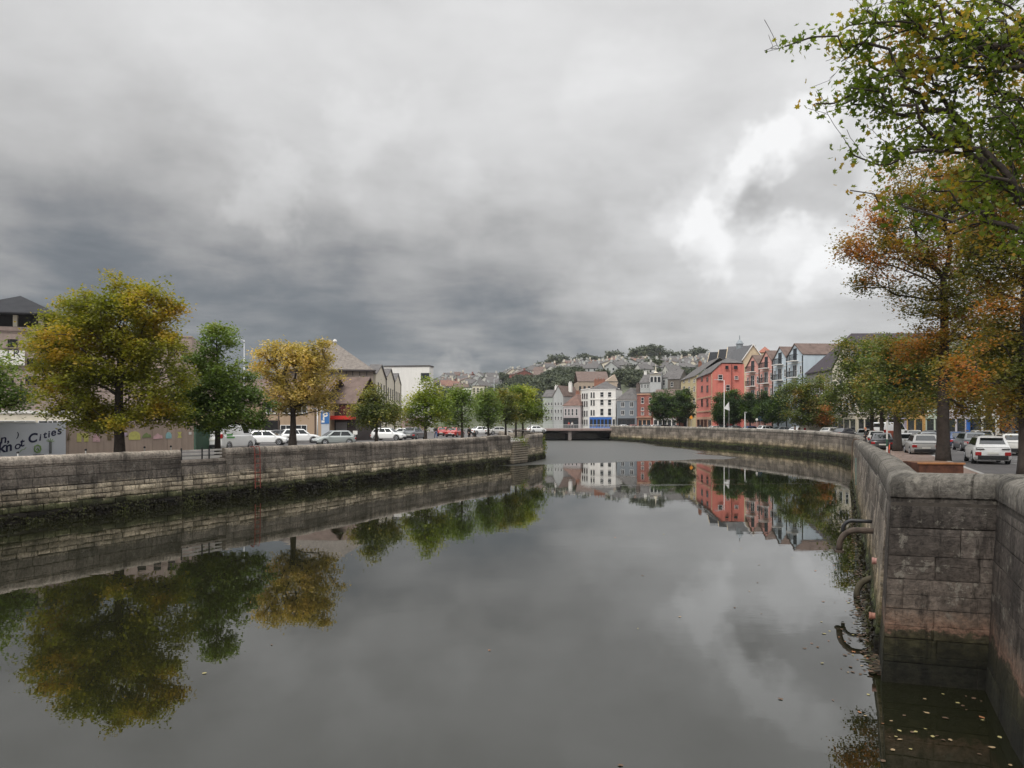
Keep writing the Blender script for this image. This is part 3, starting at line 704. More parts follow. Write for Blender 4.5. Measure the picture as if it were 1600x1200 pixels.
# gabled white bays
bays = [(587,112,603,128),(603.5,129,616,146),(616.5,147,626,163)]
for i, (xl, dl, xr, dr) in enumerate(bays):
    B = Bld('gabled_building', ['cream narrow gabled building, nearest of the three between the hipped block and the white block','cream narrow gabled building, middle of the three beside the large white block','cream narrow gabled building, farthest of the three, against the large white block'][i], xl, dl, xr, dr, 'gabled bays')
    _, z = B.loc((xl+xr)/2, [589,593,599][i]); rise = 1.9
    B.wall(z, 1.6, cream_p, [(0,-.5),(B.w,-.5),(B.w,z),(B.w/2,z+rise),(0,z)]); B.roof('gable_front', z+.02, rise, roof_grey, 1.7, ov=.2)
    for k in range(3):
        for zz_ in (3.2, 6.4, 9.6):
            if zz_ < z-2.5: B.win(B.w*(.22+.28*k), zz_, 1.1, 2.0, 'dark')
    B.box('drainpipe', B.w-.3, B.w-.1, -.15, -.004, 0, z, iron)
B = Bld('white_building', 'large plain white rendered block with a few small dark windows, tallest behind the left trees', 600, 166.5, 671, 165)
_, z = B.loc(640, 573); B.wall(z, 3.5, white_p); B.roof('flat', z, 0, roof_grey, 3.5)
for (a, c, d, e) in [(613,584,623,592),(658,583.5,670.5,593),(619,603,623,611),(619,622,623,630)]:
    x0, z1 = B.loc(a, c); x1, z0 = B.loc(d, e); B.win((x0+x1)/2, z0, round(x1-x0, 1), round(z1-z0, 1), 'dark')
_, z1 = B.loc(640, 652); _, z0 = B.loc(640, 668)
B.box('ground_floor_panel', 2, B.w-1, -.2, -.004, 0, z1, mat('pale pink panel', (.5,.36,.32), .8))
q = B.box('sign_panel', *[B.loc(p, 660)[0] for p in (632, 642)], -.4, -.21, z1-1.6, z1-.4, mat('white sign', (.7,.62,.6), .5, 0))
b = MB(); [b.box(B.loc(633+k*1.4, 660)[0], B.loc(633.9+k*1.4, 660)[0], -.41, -.401, z1-1.25, z1-.75) for k in range(6)]; b.build('red_marks', mat('red letters', (.5,.03,.03), .5, 0), q)
# --- far houses facing down the river
def rowhouse(name, label, xl, dl, xr, dr, ytop, wallm, roofm, rk, rise, cols, rows, wpx, depth=10, style='white', chim=(), chm=None, group='terrace houses beyond the bridge', shop=None, gz=GZ+.3, cornice=None, wst=None):
    B = Bld(name, label, xl, dl, xr, dr, group, gz)
    z = B.loc((xl+xr)/2, ytop)[1]
    if rk == 'gable_front': B.wall(z, depth, wallm, [(0,-.5),(B.w,-.5),(B.w,z),(B.w/2,z+rise),(0,z)]); rf = B.roof(rk, z+.02, rise, roofm, depth, ov=.15)
    else:
        if rk == 'gable_side':
            b = MB(); b.prism([(0,-.5),(depth,-.5),(depth,z),(depth/2,z+rise),(0,z)], 'x', 0, B.w); b.build('wall', wallm, B.root)
        else: B.wall(z, depth, wallm)
        rf = B.roof(rk, z+.02, rise, roofm, depth)
    B.wins(cols, rows, wpx, style=style)
    for c in chim: B.chimney(c*B.w, depth*.5, z+rise*.8, chm or wallm)
    if shop: B.shop(*shop[:2], shop[2], shop[3], n=shop[4] if len(shop) > 4 else 3)
    if cornice: B.band(z-.3, .3, cornice, 'cornice', .18)
    B.top = z
    return B
pgrey = mat('pale grey render', (.42,.43,.42), .8, .08, .4, streak=True)
mgrey = mat('blue grey render', (.20,.225,.25), .8, .08, .4, streak=True)
rowhouse('terraced_house', 'pale grey-green four-storey house with small windows at the left end of the far row', 848, 229, 864, 228, 620, mat('grey green render', (.40,.43,.39), .8, .08), roof_grey, 'gable_side', 2.2, [853,857.5,862], [(629,633),(640,645),(651,656)], 2.2, chim=(.95,), chm=white_p)
B = rowhouse('terraced_house', 'pale grey tall house with white chimney and dark-edged gable, right of the green tree', 864.5, 226, 880, 224, 618, pgrey, roof_brown, 'gable_front', 2.9, [868,872.5,877], [(629,633),(640,645),(651,656)], 2.2, chim=(.9,), chm=white_p)
rowhouse('terraced_house', 'lavender-grey lower house with red-brown hipped roof and black shopfront', 880.5, 222, 907, 219, 633.5, mat('lavender render', (.47,.42,.42), .8, .08), mat('red brown roof', (.17,.10,.08), .85, .25, .8), 'hip', 3.4, [884,889,894.5,901], [(639,649)], 2.4, chim=(.4,), chm=mat('brick', (.27,.12,.08), .9, .2, 2), shop=(0, 5.0, 3.1, iron, 3), cornice=white_p)
# white corner block
B = Bld('corner_building', 'white four-storey corner building with blue shopfront beside the bridge', 908, 222, 921, 213, 'terrace houses beyond the bridge', GZ+.3)
z = B.loc(921, 608)[1]; B.wall(z, 9, white_p); B.roof('flat', z, 0, white_p, 9)
B.wins([910.5, 913.7, 917.2], [(615,622.5),(627,634.5),(642,650),(656,664)], 1.6, style='dark')
B = Bld('corner_building', 'white angled middle and right front of the corner building above the bright blue shop', 921.2, 212.5, 962, 210, 'terrace houses beyond the bridge', GZ+.3)
B.wall(z, 10, white_p); B.roof('hip', z+.02, 2.3, roof_grey, 10, ov=.1)
B.wins([924, 928], [(613.5,621),(625.5,633),(641,648.5)], 1.8, style='dark'); B.wins([940.5, 952.5], [(613,620),(624.5,633),(638.5,649)], 4.6, style='sash')
for zz_ in (z-.25, z-3.1, 3.3): B.band(zz_, .2, white_p, 'cornice', .15)
blue = mat('bright blue paint', (.03,.14,.48), .5, .1)
B.shop(0, B.w*.85, 3.2, blue, None, 6); B.shop(B.w*.88, B.w-.05, 3.2, white_p, None, 1)
B.chimney(B.w*.25, 5, z+1.5, mat('brick', (.27,.12,.08), .9, .2, 2), 1.4, 3.2, pots=4); B.chimney(B.w*.93, 8, z+.6, iron, 1.0, 1.0)
B = rowhouse('pub_building', 'blue-grey painted house with black shopfront right of the white corner building', 964, 208, 995, 205, 624, mgrey, roof_grey, 'hip', 3.4, [973, 987], [(628.5,635.5),(641.5,648)], 4.6, style='white2', chim=(.75,), chm=mat('dark stone', (.13,.10,.09), .9, .2, 2), shop=(.3, 5.3, 2.9, iron, 4), cornice=white_p)
brick = brickmat('red brick', (.25,.07,.05), (.30,.09,.065), (.30,.2,.17), .45, .16)
B = rowhouse('brick_house', 'red brick three-storey house with pale window surrounds between the grey house and round trees', 995.5, 203, 1019, 201, 615, brick, roof_grey, 'flat', 0, [1004, 1016], [(621.5,630),(637,641),(644,648)], 3.6, style='white', shop=(.3, 3.9, 3.0, mat('peach paint', (.55,.33,.22), .8), 3), cornice=mat('peach paint', (.55,.33,.22), .8))
B.box('awning', 0, B.w, -.8, -.15, 3.1, 3.3, mat('peach paint', (.55,.33,.22), .8))
rowhouse('brick_house', 'brick house mostly hidden behind the pair of round dark green trees', 1019.5, 201, 1060, 198, 622, brick, roof_brown, 'gable_side', 2.4, [1026,1036,1046,1055], [(628,636),(642,650)], 4, shop=(.3, 6.5, 3.0, white_p, 5))
rowhouse('terraced_house', 'white house front showing below the pair of round dark green trees', 1060.5, 205, 1076, 203, 640, white_p, roof_grey, 'gable_side', 2.0, [1064,1071], [(645,651)], 3, shop=(.2, 2.5, 3.0, iron, 2))
# behind: grey-white terrace and round-arched chapel on the slope
for i, (a, c, d, yt) in enumerate([(998,1013,262,599),(1013.5,1017,262,597)]):
    pass
rowhouse('terraced_house', 'grey terrace house with slate roof up the slope, left of the arched chapel front', 999, 262, 1015, 260, 598, pgrey, roof_grey, 'gable_side', 3.2, [1003,1008,1012.5], [(600.5,606)], 2, chim=(.1,.9), chm=white_p, group='houses on the near slope', gz=6)
B = rowhouse('chapel', 'pale grey chapel with three arched windows and a finial, above the round trees', 1015.5, 258, 1033, 257, 585, mat('chapel grey', (.48,.49,.49), .8, .08), roof_grey, 'gable_side', 1.0, [], [], 2, group='houses on the near slope', gz=6, cornice=cream_p)
for px in (1018.7, 1024, 1029.8):
    x, z0 = B.loc(px, 597); b = MB(); pts = [(x-.5, z0), (x+.5, z0), (x+.5, z0+1.3)]+[(x+.5*math.cos(a), z0+1.3+.5*math.sin(a)) for a in (R(35), R(70), R(110), R(145))]+[(x-.5, z0+1.3)]
    b.prism(pts, 'y', -.06, -.004); b.build('arched_window', glass, B.root)
    b = MB(); ring = [(x-.7, z0), (x-.7, z0+1.3)]+[(x+.72*math.cos(a), z0+1.3+.72*math.sin(a)) for a in (R(145), R(110), R(70), R(35))]+[(x+.7, z0+1.3), (x+.7, z0)]
    b.tube([(p, -.08, q) for p, q in ring], .09, 5); b.build('arch_surround', white_p, B.root)
b = MB(); b.lathe([(.8,0),(.6,.3),(.25,.5),(.22,1.6),(.1,2.2),(.06,3.2)], 10, (B.w/2, 1, B.top+.5)); b.build('finial', cream_p, B.root)
rowhouse('terraced_house', 'grey-white house up the slope, right of the arched chapel front', 1033.5, 260, 1043, 258, 590, pgrey, roof_grey, 'gable_side', 3.0, [1037.5], [(594,602)], 3, group='houses on the near slope', gz=6)
rowhouse('terraced_house', 'dark stone house up the slope, beside the climbing green shrubs', 1043.5, 250, 1062, 248, 592, mat('dark rubble stone', (.14,.12,.10), .9, .25, 1.5), roof_grey, 'gable_side', 3.2, [1050], [(597,604)], 3, group='houses on the near slope', gz=5)
# yellow & red corner blocks (fronts facing the street that runs towards us)
yel = mat('pale yellow render', (.56,.47,.27), .85, .08, .4, streak=True)
B = Bld('terraced_house', 'pale yellow three-storey house squeezed beyond the red corner building', 1064, 214, 1088, 190.5, 'riverside street houses')
z = B.loc(1080, 589)[1]; B.wall(z, 12, yel); B.roof('gable_side', z+.02, 4.5, roof_grey, 12, ov=.3); B.wins([1069, 1077, 1085], [(592,597),(604,611),(622,630)], 2.4, style='white')
B.chimney(B.w*.1, 5, z+3.5, mat('brick', (.27,.12,.08), .9, .2, 2), 1.5, 1.6, pots=3)
red = mat('coral red render', (.60,.19,.15), .85, .1, .5, streak=True)
B = Bld('corner_house', 'tall coral red house with plain side wall facing the camera, grey roof', 1088.5, 190, 1113, 165.5, 'riverside street houses')
z = B.loc(1110, 583)[1]; peach = mat('peach paint', (.55,.33,.22), .8)
zt = Zat(569, 166)-GZ
P2 = Vector((52.2, 165.5)); P1 = B.P1
lu = lambda v: ((v-B.P0).dot(B.u), -(v-B.P0).dot(B.n))
b = MB()
f0, f1 = (0, 0), (B.w, 0); g = lu(P2); h_ = (g[0]-B.w, g[1])
ring = [f0, f1, g, h_]
vs = [(x, y, -.5) for x, y in ring]+[(f0[0], f0[1], z), (f1[0], f1[1], z), (g[0], g[1], zt), (h_[0], h_[1], zt)]
rp = lambda q, f: (f1[0]+(g[0]-f1[0])*f, f1[1]+(g[1]-f1[1])*f)
m1 = rp(0, .28); m0 = (m1[0]-B.w, m1[1]); vs += [(m1[0], m1[1], zt+.1), (m0[0], m0[1], zt+.1)]
b.add(vs, [(0,1,5,4),(1,2,6,8,5),(2,3,7,6),(3,0,4,9,7),(0,3,2,1),(4,5,8,9),(8,6,7,9)]); b.build('wall', red, B.root)
b = MB(); e = .12
def up(p, dz): return (p[0], p[1], p[2]+dz)
A_ = (f0[0]-.3, f0[1]-.35, z-.1); B_ = (f1[0]+.25, f1[1]-.35, z-.1); C_ = (m1[0]+.25, m1[1], zt+.15); D_ = (m0[0]-.3, m0[1], zt+.15); E_ = (g[0]+.25, g[1], zt+.12); F_ = (h_[0], h_[1], zt+.12)
R1 = ((C_[0]+E_[0])/2-6, (C_[1]+E_[1])/2, zt+1.9); R2 = ((D_[0]+F_[0])/2+4, (D_[1]+F_[1])/2, zt+1.9)
b.add([A_, B_, C_, D_, up(A_, e), up(B_, e), up(C_, e), up(D_, e)], [(0,3,2,1),(4,5,6,7),(0,1,5,4),(1,2,6,5),(2,3,7,6),(3,0,4,7)])
b.add([up(C_, e), up(E_, e), up(F_, e), up(D_, e), R1, R2], [(0,1,4),(1,2,5,4),(2,3,5),(3,0,4,5)])
b.build('roof', roof_grey, B.root)
B.wins([1097, 1105.5], [(589,595),(603,611.5),(624,634)], 2.4, style='dark')
for yy in (620, 643):
    zz_ = B.loc(1113, yy)[1]; B.band(zz_, .35, peach, out=.12)
B.box('pilaster', 0, .5, -.15, -.004, 0, z-.3, peach); B.box('pilaster', B.w-.6, B.w, -.15, -.004, 0, z-.3, peach)
B.shop(.6, B.w-.7, 3.4, peach, None, 4)
S = Bld('corner_house_side', None, 1113.6, 165.2, 1163, 165.2); 
for o in (S.root,): o.parent = None
for (a, c, d, e_, st) in [(1133.5,572,1138,576,'dark'),(1147,572,1152,576,'dark'),(1122.5,586,1128.5,593,'sash'),(1148,587.5,1153,592,'sash'),(1134.5,601.5,1140,610,'sash')]:
    x0, z1 = S.loc(a, c); x1, z0 = S.loc(d, e_); me = window_mesh(round(x1-x0, 1), round(z1-z0, 1), st)
    wv = S.P0+S.u*((x0+x1)/2)+S.n*.02; l = lu(wv); link('window', me, B.root, (l[0], l[1], z0), (0,0,-B.root.rotation_euler[2]))
x, _ = S.loc(1143, 600); l = lu(S.P0+S.u*x+S.n*.1); MB().box(l[0]-.08, l[0]+.08, l[1]-.08, l[1]+.08, 0, zt).build('drainpipe', mat('dark red pipe', (.2,.05,.04), .6), B.root)
bpy.data.objects.remove(S.root)
# red ground-floor shop beside, and grey stone shop
B = Bld('shop_building', 'single-storey bright red shop below the row of dark green trees', 1120, 160, 1152, 158, 'riverside street houses')
B.wall(3.6, 4, mat('signal red paint', (.55,.02,.02), .5, .06)); B.roof('flat', 3.6, 0, iron, 4); x, _ = B.loc(1147.5, 650); B.box('white_pillar', x-.15, x+.15, -.2, -.003, 0, 3.3, white_p)
B.win(B.w*.3, .8, 1.6, 1.6, 'white2')
# cream gabled block behind
crm = mat('warm cream render', (.60,.48,.33), .85, .08)
B = Bld('apartment_building', 'tall cream apartment block with three steep dark gables and rooftop cupola behind the red house', 1104, 205, 1166, 200, 'riverside street houses', GZ+4)
z = B.loc(1135, 575)[1]; B.wall(z, 14, crm)
for (a, c, pk_, w_) in [(1104,1118,549.5,0),(1119,1132,545,0),(1133,1164,540.5,1)]:
    x0, _ = B.loc(a, 575); x1, _ = B.loc(c, 575); _, zp = B.loc(a+3, pk_)
    b = MB(); b.prism([(0, z-.2), (9, z-.2), (4.5, zp+.1)], 'x', x0-.3, x0+.4); b.build('gable', crm, B.root)
    b = MB(); b.prism([(-.2, z-.1), (4.5, zp), (9.2, z-.1), (9.2, z+.05), (4.5, zp+.25), (-.2, z+.05)], 'x', x0-.1, x1+.4 if not w_ else x1+2); b.build('roof', dark_slate if not w_ else mat('dark grey slates', (.10,.10,.105), .8, .15), B.root)
x, z1 = B.loc(1152.5, 562); b = MB(); b.prism([(x-1.2, z1-2), (x+1.2, z1-2), (x+1.2, z1+.4), (x, z1+1.8), (x-1.2, z1+.4)], 'y', -.6, 1.5); dm = b.build('dormer', white_p, B.root)
link('dormer_window', window_mesh(1.0, 1.3, 'dark'), dm, (x, -.62, z1-1.4))
x, zc = B.loc(1153, 540); b = MB(); b.lathe([(.9,-.8),(.9,.6),(1.15,.65),(.7,1.3),(.12,1.9),(.1,3.0)], 8, (x, 2.4, zc)); b.build('cupola', mat('lead grey', (.25,.28,.30), .6), B.root)
B.wins([1137,1143], [(560,564)], 2.2, style='dark')
B = Bld('apartment_building', 'tall house with cream gable facing the camera, behind the pink gabled houses', 1161, 187, 1192, 187, 'riverside street houses', GZ+3)
z = B.loc(1176, 562)[1]; zp = B.loc(1178, 539)[1]; B.wall(z, 16, crm, [(0,-.5),(B.w,-.5),(B.w,z),(B.w/2,zp),(0,z)]); B.roof('gable_front', z+.03, zp-z, mat('dark grey slates', (.10,.10,.105), .8, .15), 16, ov=.5)
b = MB(); b.prism([(-.35,z-.35),(B.w/2,zp-.05),(B.w+.35,z-.35),(B.w+.35,z),(B.w/2,zp+.35),(-.35,z)], 'y', -.32, -.202); b.build('bargeboard', white_p, B.root)
B = Bld('apartment_building', 'red-roofed block peeping out behind the two pink gables', 1186, 196, 1204, 195, 'riverside street houses', GZ+3)
z = B.loc(1195, 550)[1]; B.wall(z, 8, crm); B.roof('hip', z, 1.6, roof_red, 8)
# four gabled houses with balconies: two pink, two blue
pink = mat('salmon pink render', (.68,.35,.30), .85, .08, .5, streak=True); lblue = mat('pale blue render', (.54,.62,.68), .85, .08, .5, streak=True)
spec = [(1166,158,1187,152.2,pink,556,574,'pink gabled house with balconies, left of the two pink ones'),(1187.3,152,1208,146.2,pink,549,568,'pink gabled house with balconies, right of the two pink ones'),
        (1208.3,146,1230,140.2,lblue,543,562,'pale blue gabled house with balconies, left of the two blue ones'),(1230.3,140,1255,133.6,lblue,538,556,'pale blue gabled house with balconies, right of the two blue ones')]
for xl, dl, xr, dr, m, ypk, yev, lab in spec:
    B = Bld('gabled_house', lab, xl, dl, xr, dr, 'gabled balcony houses on the riverside street')
    xm = (xl+xr)/2; z = B.loc(xm, yev)[1]; zp = B.loc(xm, ypk)[1]; W_ = B.w
    B.wall(z, 11, m, [(0,-.5),(W_,-.5),(W_,z),(W_/2,zp),(0,z)]); B.roof('gable_front', z+.03, zp-z, roof_brown, 11, ov=.12)
    B.box('drainpipe', W_-.18, W_-.04, -.16, -.004, 0, z-.2, iron)
    for k in range(4):
        zz_ = z-2.0-k*3.05+1.2
        if k == 0: B.win(W_*.5, zz_-.1, 1.2, 2.2, 'dark')
        else:
            B.win(W_*.5, zz_, 1.5, 2.1, 'sash'); B.win(W_*.14, zz_+.5, .5, 1.3, 'sash'); B.win(W_*.86, zz_+.5, .5, 1.3, 'sash')
            B.band(zz_+2.45, .1, white_p, out=.05)
        if k < 3 and k != 2:
            bb = MB(); bb.box(W_*.5-1.4, W_*.5+1.4, -1.1, -.07, zz_-.28, zz_-.12)
            bal = bb.build('balcony', white_p, B.root)
            bb = MB(); n_ = 15
            for q in range(n_): x = W_*.5-1.35+2.7*q/(n_-1); bb.box(x-.02, x+.02, -1.08, -1.04, zz_-.119, zz_+.9)
            bb.box(W_*.5-1.4, W_*.5+1.4, -1.1, -1.02, zz_+.901, zz_+.97)
            for sx in (-1.37, 1.33): bb.box(W_*.5+sx, W_*.5+sx+.04, -1.019, -.08, zz_+.9, zz_+.97); bb.box(W_*.5+sx, W_*.5+sx+.04, -.5, -.46, zz_-.119, zz_+.899)
            bb.build('railing', iron, bal)
# buildings nearer on the street behind the trees (X about 53)
def sx(Y, X=53.0): return CX+F*X/Y
srow = [(133.2,122,'dark hipped-roof block with grey side wall rising behind the autumn trees',mat('grey render dark', (.22,.21,.21), .8),11.0,'big'),
 (121.8,113,'yellow gabled house half hidden behind the yellowing tree',cream_p,11.0,'gf'),(112.8,104,'cream three-storey house behind the autumn trees with slate roof',cream_p,10.5,'gs'),
 (103.8,99,'lavender painted narrow shop house seen under the trees',mat('lavender paint', (.42,.38,.46), .8),9.5,'gs'),(98.8,94.5,'orange and cream narrow shop house seen under the trees',mat('ochre paint', (.60,.36,.13), .8),9.8,'gs'),
 (94.3,90,'pale green shop house right of the double tree trunks',mat('pale green paint', (.50,.56,.45), .8),9.5,'gs'),(89.8,85.6,'lilac-white shop house left of the big trunk',mat('lilac white paint', (.62,.58,.62), .8),10,'gs'),
 (85.4,80.2,'white shop house with painted name board, right of the big trunk',white_p,10.2,'shopW'),(80,73,'grey-brown shop building with dark glazed front under the trees',mat('grey brown render', (.17,.155,.14), .8),8.2,'dark'),
 (72.8,62,'cream house at the right edge behind the parked cars',cream_p,9.8,'gs')]
for Y0, Y1, lab, m, h_, kd in srow:
    X0 = 53 if kd != 'big' else 53.3
    B = Bld('shop_house', lab, sx(Y0, X0), Y0, sx(Y1), Y1, 'shop houses along the right bank street')
    W_ = B.w; dp = 11
    if kd == 'gf': B.wall(h_, dp, m, [(0,-.5),(W_,-.5),(W_,h_),(W_/2,h_+3.4),(0,h_)]); B.roof('gable_front', h_+.03, 3.4, roof_grey, dp, ov=.15)
    elif kd == 'big': B.wall(h_, dp, m); B.roof('hip', h_, 6.6, mat('purple slates', (.07,.06,.068), .9, .12, spec=.15), 30)
    else:
        b = MB(); b.prism([(0,-.5),(dp,-.5),(dp,h_),(dp/2,h_+3),(0,h_)], 'x', 0, W_); b.build('wall', m, B.root); B.roof('gable_side', h_+.03, 3, roof_grey, dp)
    nw_ = max(2, int(W_/2.2))
    if kd != 'dark':
        for k in range(nw_):
            for zz_ in (4.2, 7.2): B.win(W_*(k+.5)/nw_, zz_, 1.0, 1.7, 'sash')
        B.band(3.5, .2, white_p, 'cornice', .16)
        sm = {'shopW': white_p}.get(kd, m); q = B.shop(.2, W_-.2, 3.3, sm, None, max(2, nw_))
        if kd == 'shopW':
            text_mesh('lettering', "McDonalds", .52, frame_d, parent=q, loc=(.55, -.145, 2.8), shear=.3)
            B.box('blue_panel', .02, .5, -.3, -.15, .4, 2.6, blue)
    else:
        B.shop(.2, W_-.2, 3.4, mat('black timber', (.02,.018,.018), .5), None, 5); B.band(h_-.4, .35, cream_p, 'cornice', .2)
        for k in range(2): B.win(W_*(.3+.4*k), 4.6, 1.2, 1.6, 'dark')
# ---------------------------------------------------------------- hillside houses, buildings and woods
def house_mesh(wm, rm, w=7.5, d=8, h=5, rise=2.8, ch=True):
    b = MB(); b.prism([(-w/2,-2.5),(w/2,-2.5),(w/2,h),(0,h+rise),(-w/2,h)], 'y', -d/2, d/2, 0)
    b.prism([(-w/2-.3,h-.25),(0,h+rise),(w/2+.3,h-.25),(w/2+.3,h-.05),(0,h+rise+.25),(-w/2-.3,h-.05)], 'y', -d/2-.25, d/2+.25, 1)
    if ch: b.box(-.5, .5, -d/2+.2, -d/2+1.2, h+rise*.6, h+rise+1.5, 0)
    for s in (-1, 1):
        for x in (-w*.25, w*.2):
            for z in (.8, 3.2): b.box(x-.5, x+.5, s*(d/2+.03) if s < 0 else d/2, -d/2 if s < 0 else d/2+.03, z, z+1.3, 2)
            for z in (.8, 3.2): b.box(s*(w/2+.03) if s < 0 else w/2, -w/2 if s < 0 else w/2+.03, x*1.1-.5, x*1.1+.5, z, z+1.3, 2)
    return b.mesh('hillside_house', [wm, rm, glass])
hw_ = mat('hill white render', (.52,.51,.47), .85, .08)
dr_ = mat('dull red roof', (.21,.12,.095), .9, .25, 1.2, spec=.15)
hv = [(hw_,roof_grey,'white gabled house with grey roof on the far hillside'),(cream_p,roof_brown,'cream gabled house with brown roof on the far hillside'),(mat('pale pink wall', (.6,.42,.36), .8),dr_,'pale pink house with dull red roof on the far hillside'),
      (pgrey,roof_grey,'grey house with slate roof on the far hillside'),(brick,roof_brown,'red brick house with brown roof on the far hillside'),(cream_p,dr_,'cream house with dull red roof on the far hillside')]
hmesh = [house_mesh(a, b_) for a, b_, c in hv]+[house_mesh(a, b_, 16, 8, 5, 2.6) for a, b_, c in hv]
hr = random.Random(11); placed = []
def put_house(px, py, k, rz=None, sc_=1.0, long_=False):
    X, Y, z = hill_at(px, py)
    for q in placed:
        if (q[0]-X)**2+(q[1]-Y)**2 < 110: return
    placed.append((X, Y))
    o = link('hillside_house', hmesh[k+(6 if long_ else 0)], None, (X, Y, z), (0,0,hr.uniform(-.6,.6)+(R(90) if hr.random() < .5 else 0) if rz is None else rz), (sc_*1.05,)*3)
    tag(o, hv[k][2].replace('house', 'terrace' if long_ else 'house', 1), 'house', 'houses on the far hillside')
zones = [(675,770,594,612,44),(780,870,581,600,44),(850,905,572,590,30),(880,985,567,590,90),(985,1110,564,590,80),(1000,1060,582,596,14),(1060,1105,570,584,12),(600,700,612,640,10),(690,760,606,622,16),(1200,1500,570,600,14)]
for x0, x1, y0, y1, n in zones:
    for k in range(n):
        px = hr.uniform(x0, x1); py = hr.uniform(max(y0, ridge(px)+.6), max(y1, ridge(px)+1.5))
        put_house(px, py, hr.choices(range(6), [3,4,0,9,1,1])[0], long_=hr.random() < .3)
# named bigger ones
def hillblock(name, label, xl, xr, d, ytop, ybot, wm, rm, kind, rise, cols, rows, style='dark', depth=12, cat='building'):
    gz = Zat(ybot, d)-1.5; B = Bld(name, label, xl, d, xr, d, None, gz, cat)
    z = B.loc(xl, ytop)[1]; B.wall(z, depth, wm); B.roof(kind, z+.02, rise, rm, depth)
    for i in range(cols):
        for j in range(rows): B.win(B.w*(i+.5)/cols, 2.2+(z-2.6)*j/rows, round(B.w/cols*.45, 1), round((z-2.6)/rows*.5, 1), style)
    return B
hillblock('apartment_building', 'cream three-storey flats with flat roof on the slope above the left-bank trees', 738, 761, 330, 603.5, 618, cream_p, roof_brown, 'flat', 0, 4, 3)
hillblock('apartment_building', 'low white wing left of the cream flats on the slope', 722, 737.5, 330, 606, 618, white_p, roof_grey, 'flat', 0, 3, 2)
hillblock('apartment_building', 'small cream wing right of the cream flats on the slope', 761.5, 770, 332, 608, 620, cream_p, roof_grey, 'flat', 0, 2, 2)
hillblock('hall_building', 'long low hall with a big brown roof on the slope behind the white corner building', 903, 952, 330, 596, 612, mat('tan wall', (.42,.33,.26), .8), roof_brown, 'gable_side', 5.0, 7, 1, depth=22)
B = hillblock('hall_building', 'pale gable end house right of the long brown roof on the slope', 944, 966, 300, 597, 612, mat('pale tan wall', (.48,.38,.30), .8), roof_grey, 'flat', 0, 2, 1)
b = MB(); z = B.loc(944, 597)[1]; b.prism([(0,z),(B.w,z),(B.w*.75,z+3.2)], 'y', -.02, 8); b.build('gable', mat('pale tan wall', (.48,.38,.30), .8), B.root)
for xl, xr, d, yt, yb, lab in [(691,697,760,589,601,'grey square tower at the left end of the hilltop church'),(714,724,760,586.5,600,'grey church tower with corner pinnacles on the skyline')]:
    B = hillblock('church_tower', lab, xl, xr, d, yt, yb, mat('hazy grey stone', (.24,.23,.23), .9), roof_grey, 'flat', 0, 1, 1, depth=7, cat='tower')
    z = B.loc(xl, yt)[1]
    for x, y in ((0,0),(B.w,0),(0,7),(B.w,7)): MB().lathe([(.6,-.5),(.6,1.5),(.05,3)], 6, (x, y, z)).build('pinnacle', mat('hazy grey stone', (.24,.23,.23), .9), B.root)
hillblock('church_building', 'long grey church nave between the two skyline towers', 697.5, 713.5, 762, 594, 602, mat('hazy grey stone', (.24,.23,.23), .9), roof_grey, 'gable_side', 4, 5, 1)

# ---------------------------------------------------------------- trees
def leafmat(name, c1, c2, c3, patch=.35, trans=.3):
    m = bpy.data.materials.new(name); m.use_nodes = True; t = m.node_tree; t.nodes.clear()
    o = N(t, 'ShaderNodeOutputMaterial'); g = N(t, 'ShaderNodeNewGeometry'); tc = N(t, 'ShaderNodeTexCoord')
    n = N(t, 'ShaderNodeTexNoise', i_Scale=patch, i_Detail=3.0, i_Roughness=.6); L(t, tc.outputs['Object'], n.inputs['Vector'])
    a = N(t, 'ShaderNodeMath', operation='MULTIPLY_ADD'); a.inputs[1].default_value = 3.0; a.inputs[2].default_value = -1.15; L(t, n.outputs['Fac'], a.inputs[0])
    a2 = N(t, 'ShaderNodeMath', operation='MULTIPLY_ADD', use_clamp=True); a2.inputs[1].default_value = .3; L(t, g.outputs['Random Per Island'], a2.inputs[0]); L(t, a.outputs[0], a2.inputs[2])
    c1, c2, c3 = [mulc(c, 1.45) for c in (c1, c2, c3)]; r = ramp(t, [(0, mulc(c1, .75)), (.3, c1), (.6, c2), (.95, c3)]); L(t, a2.outputs[0], r.inputs[0])
    d = N(t, 'ShaderNodeBsdfPrincipled'); d.inputs['Roughness'].default_value = .55; d.inputs['Specular IOR Level'].default_value = .3; L(t, r.outputs[0], d.inputs['Base Color'])
    tr = N(t, 'ShaderNodeBsdfTranslucent'); sc2 = N(t, 'ShaderNodeVectorMath', operation='MULTIPLY'); sc2.inputs[1].default_value = (1.5,1.6,.7); L(t, r.outputs[0], sc2.inputs[0]); L(t, sc2.outputs[0], tr.inputs['Color'])
    mx = N(t, 'ShaderNodeMixShader'); mx.inputs[0].default_value = trans; L(t, d.outputs[0], mx.inputs[1]); L(t, tr.outputs[0], mx.inputs[2]); L(t, mx.outputs[0], o.inputs[0])
    return m
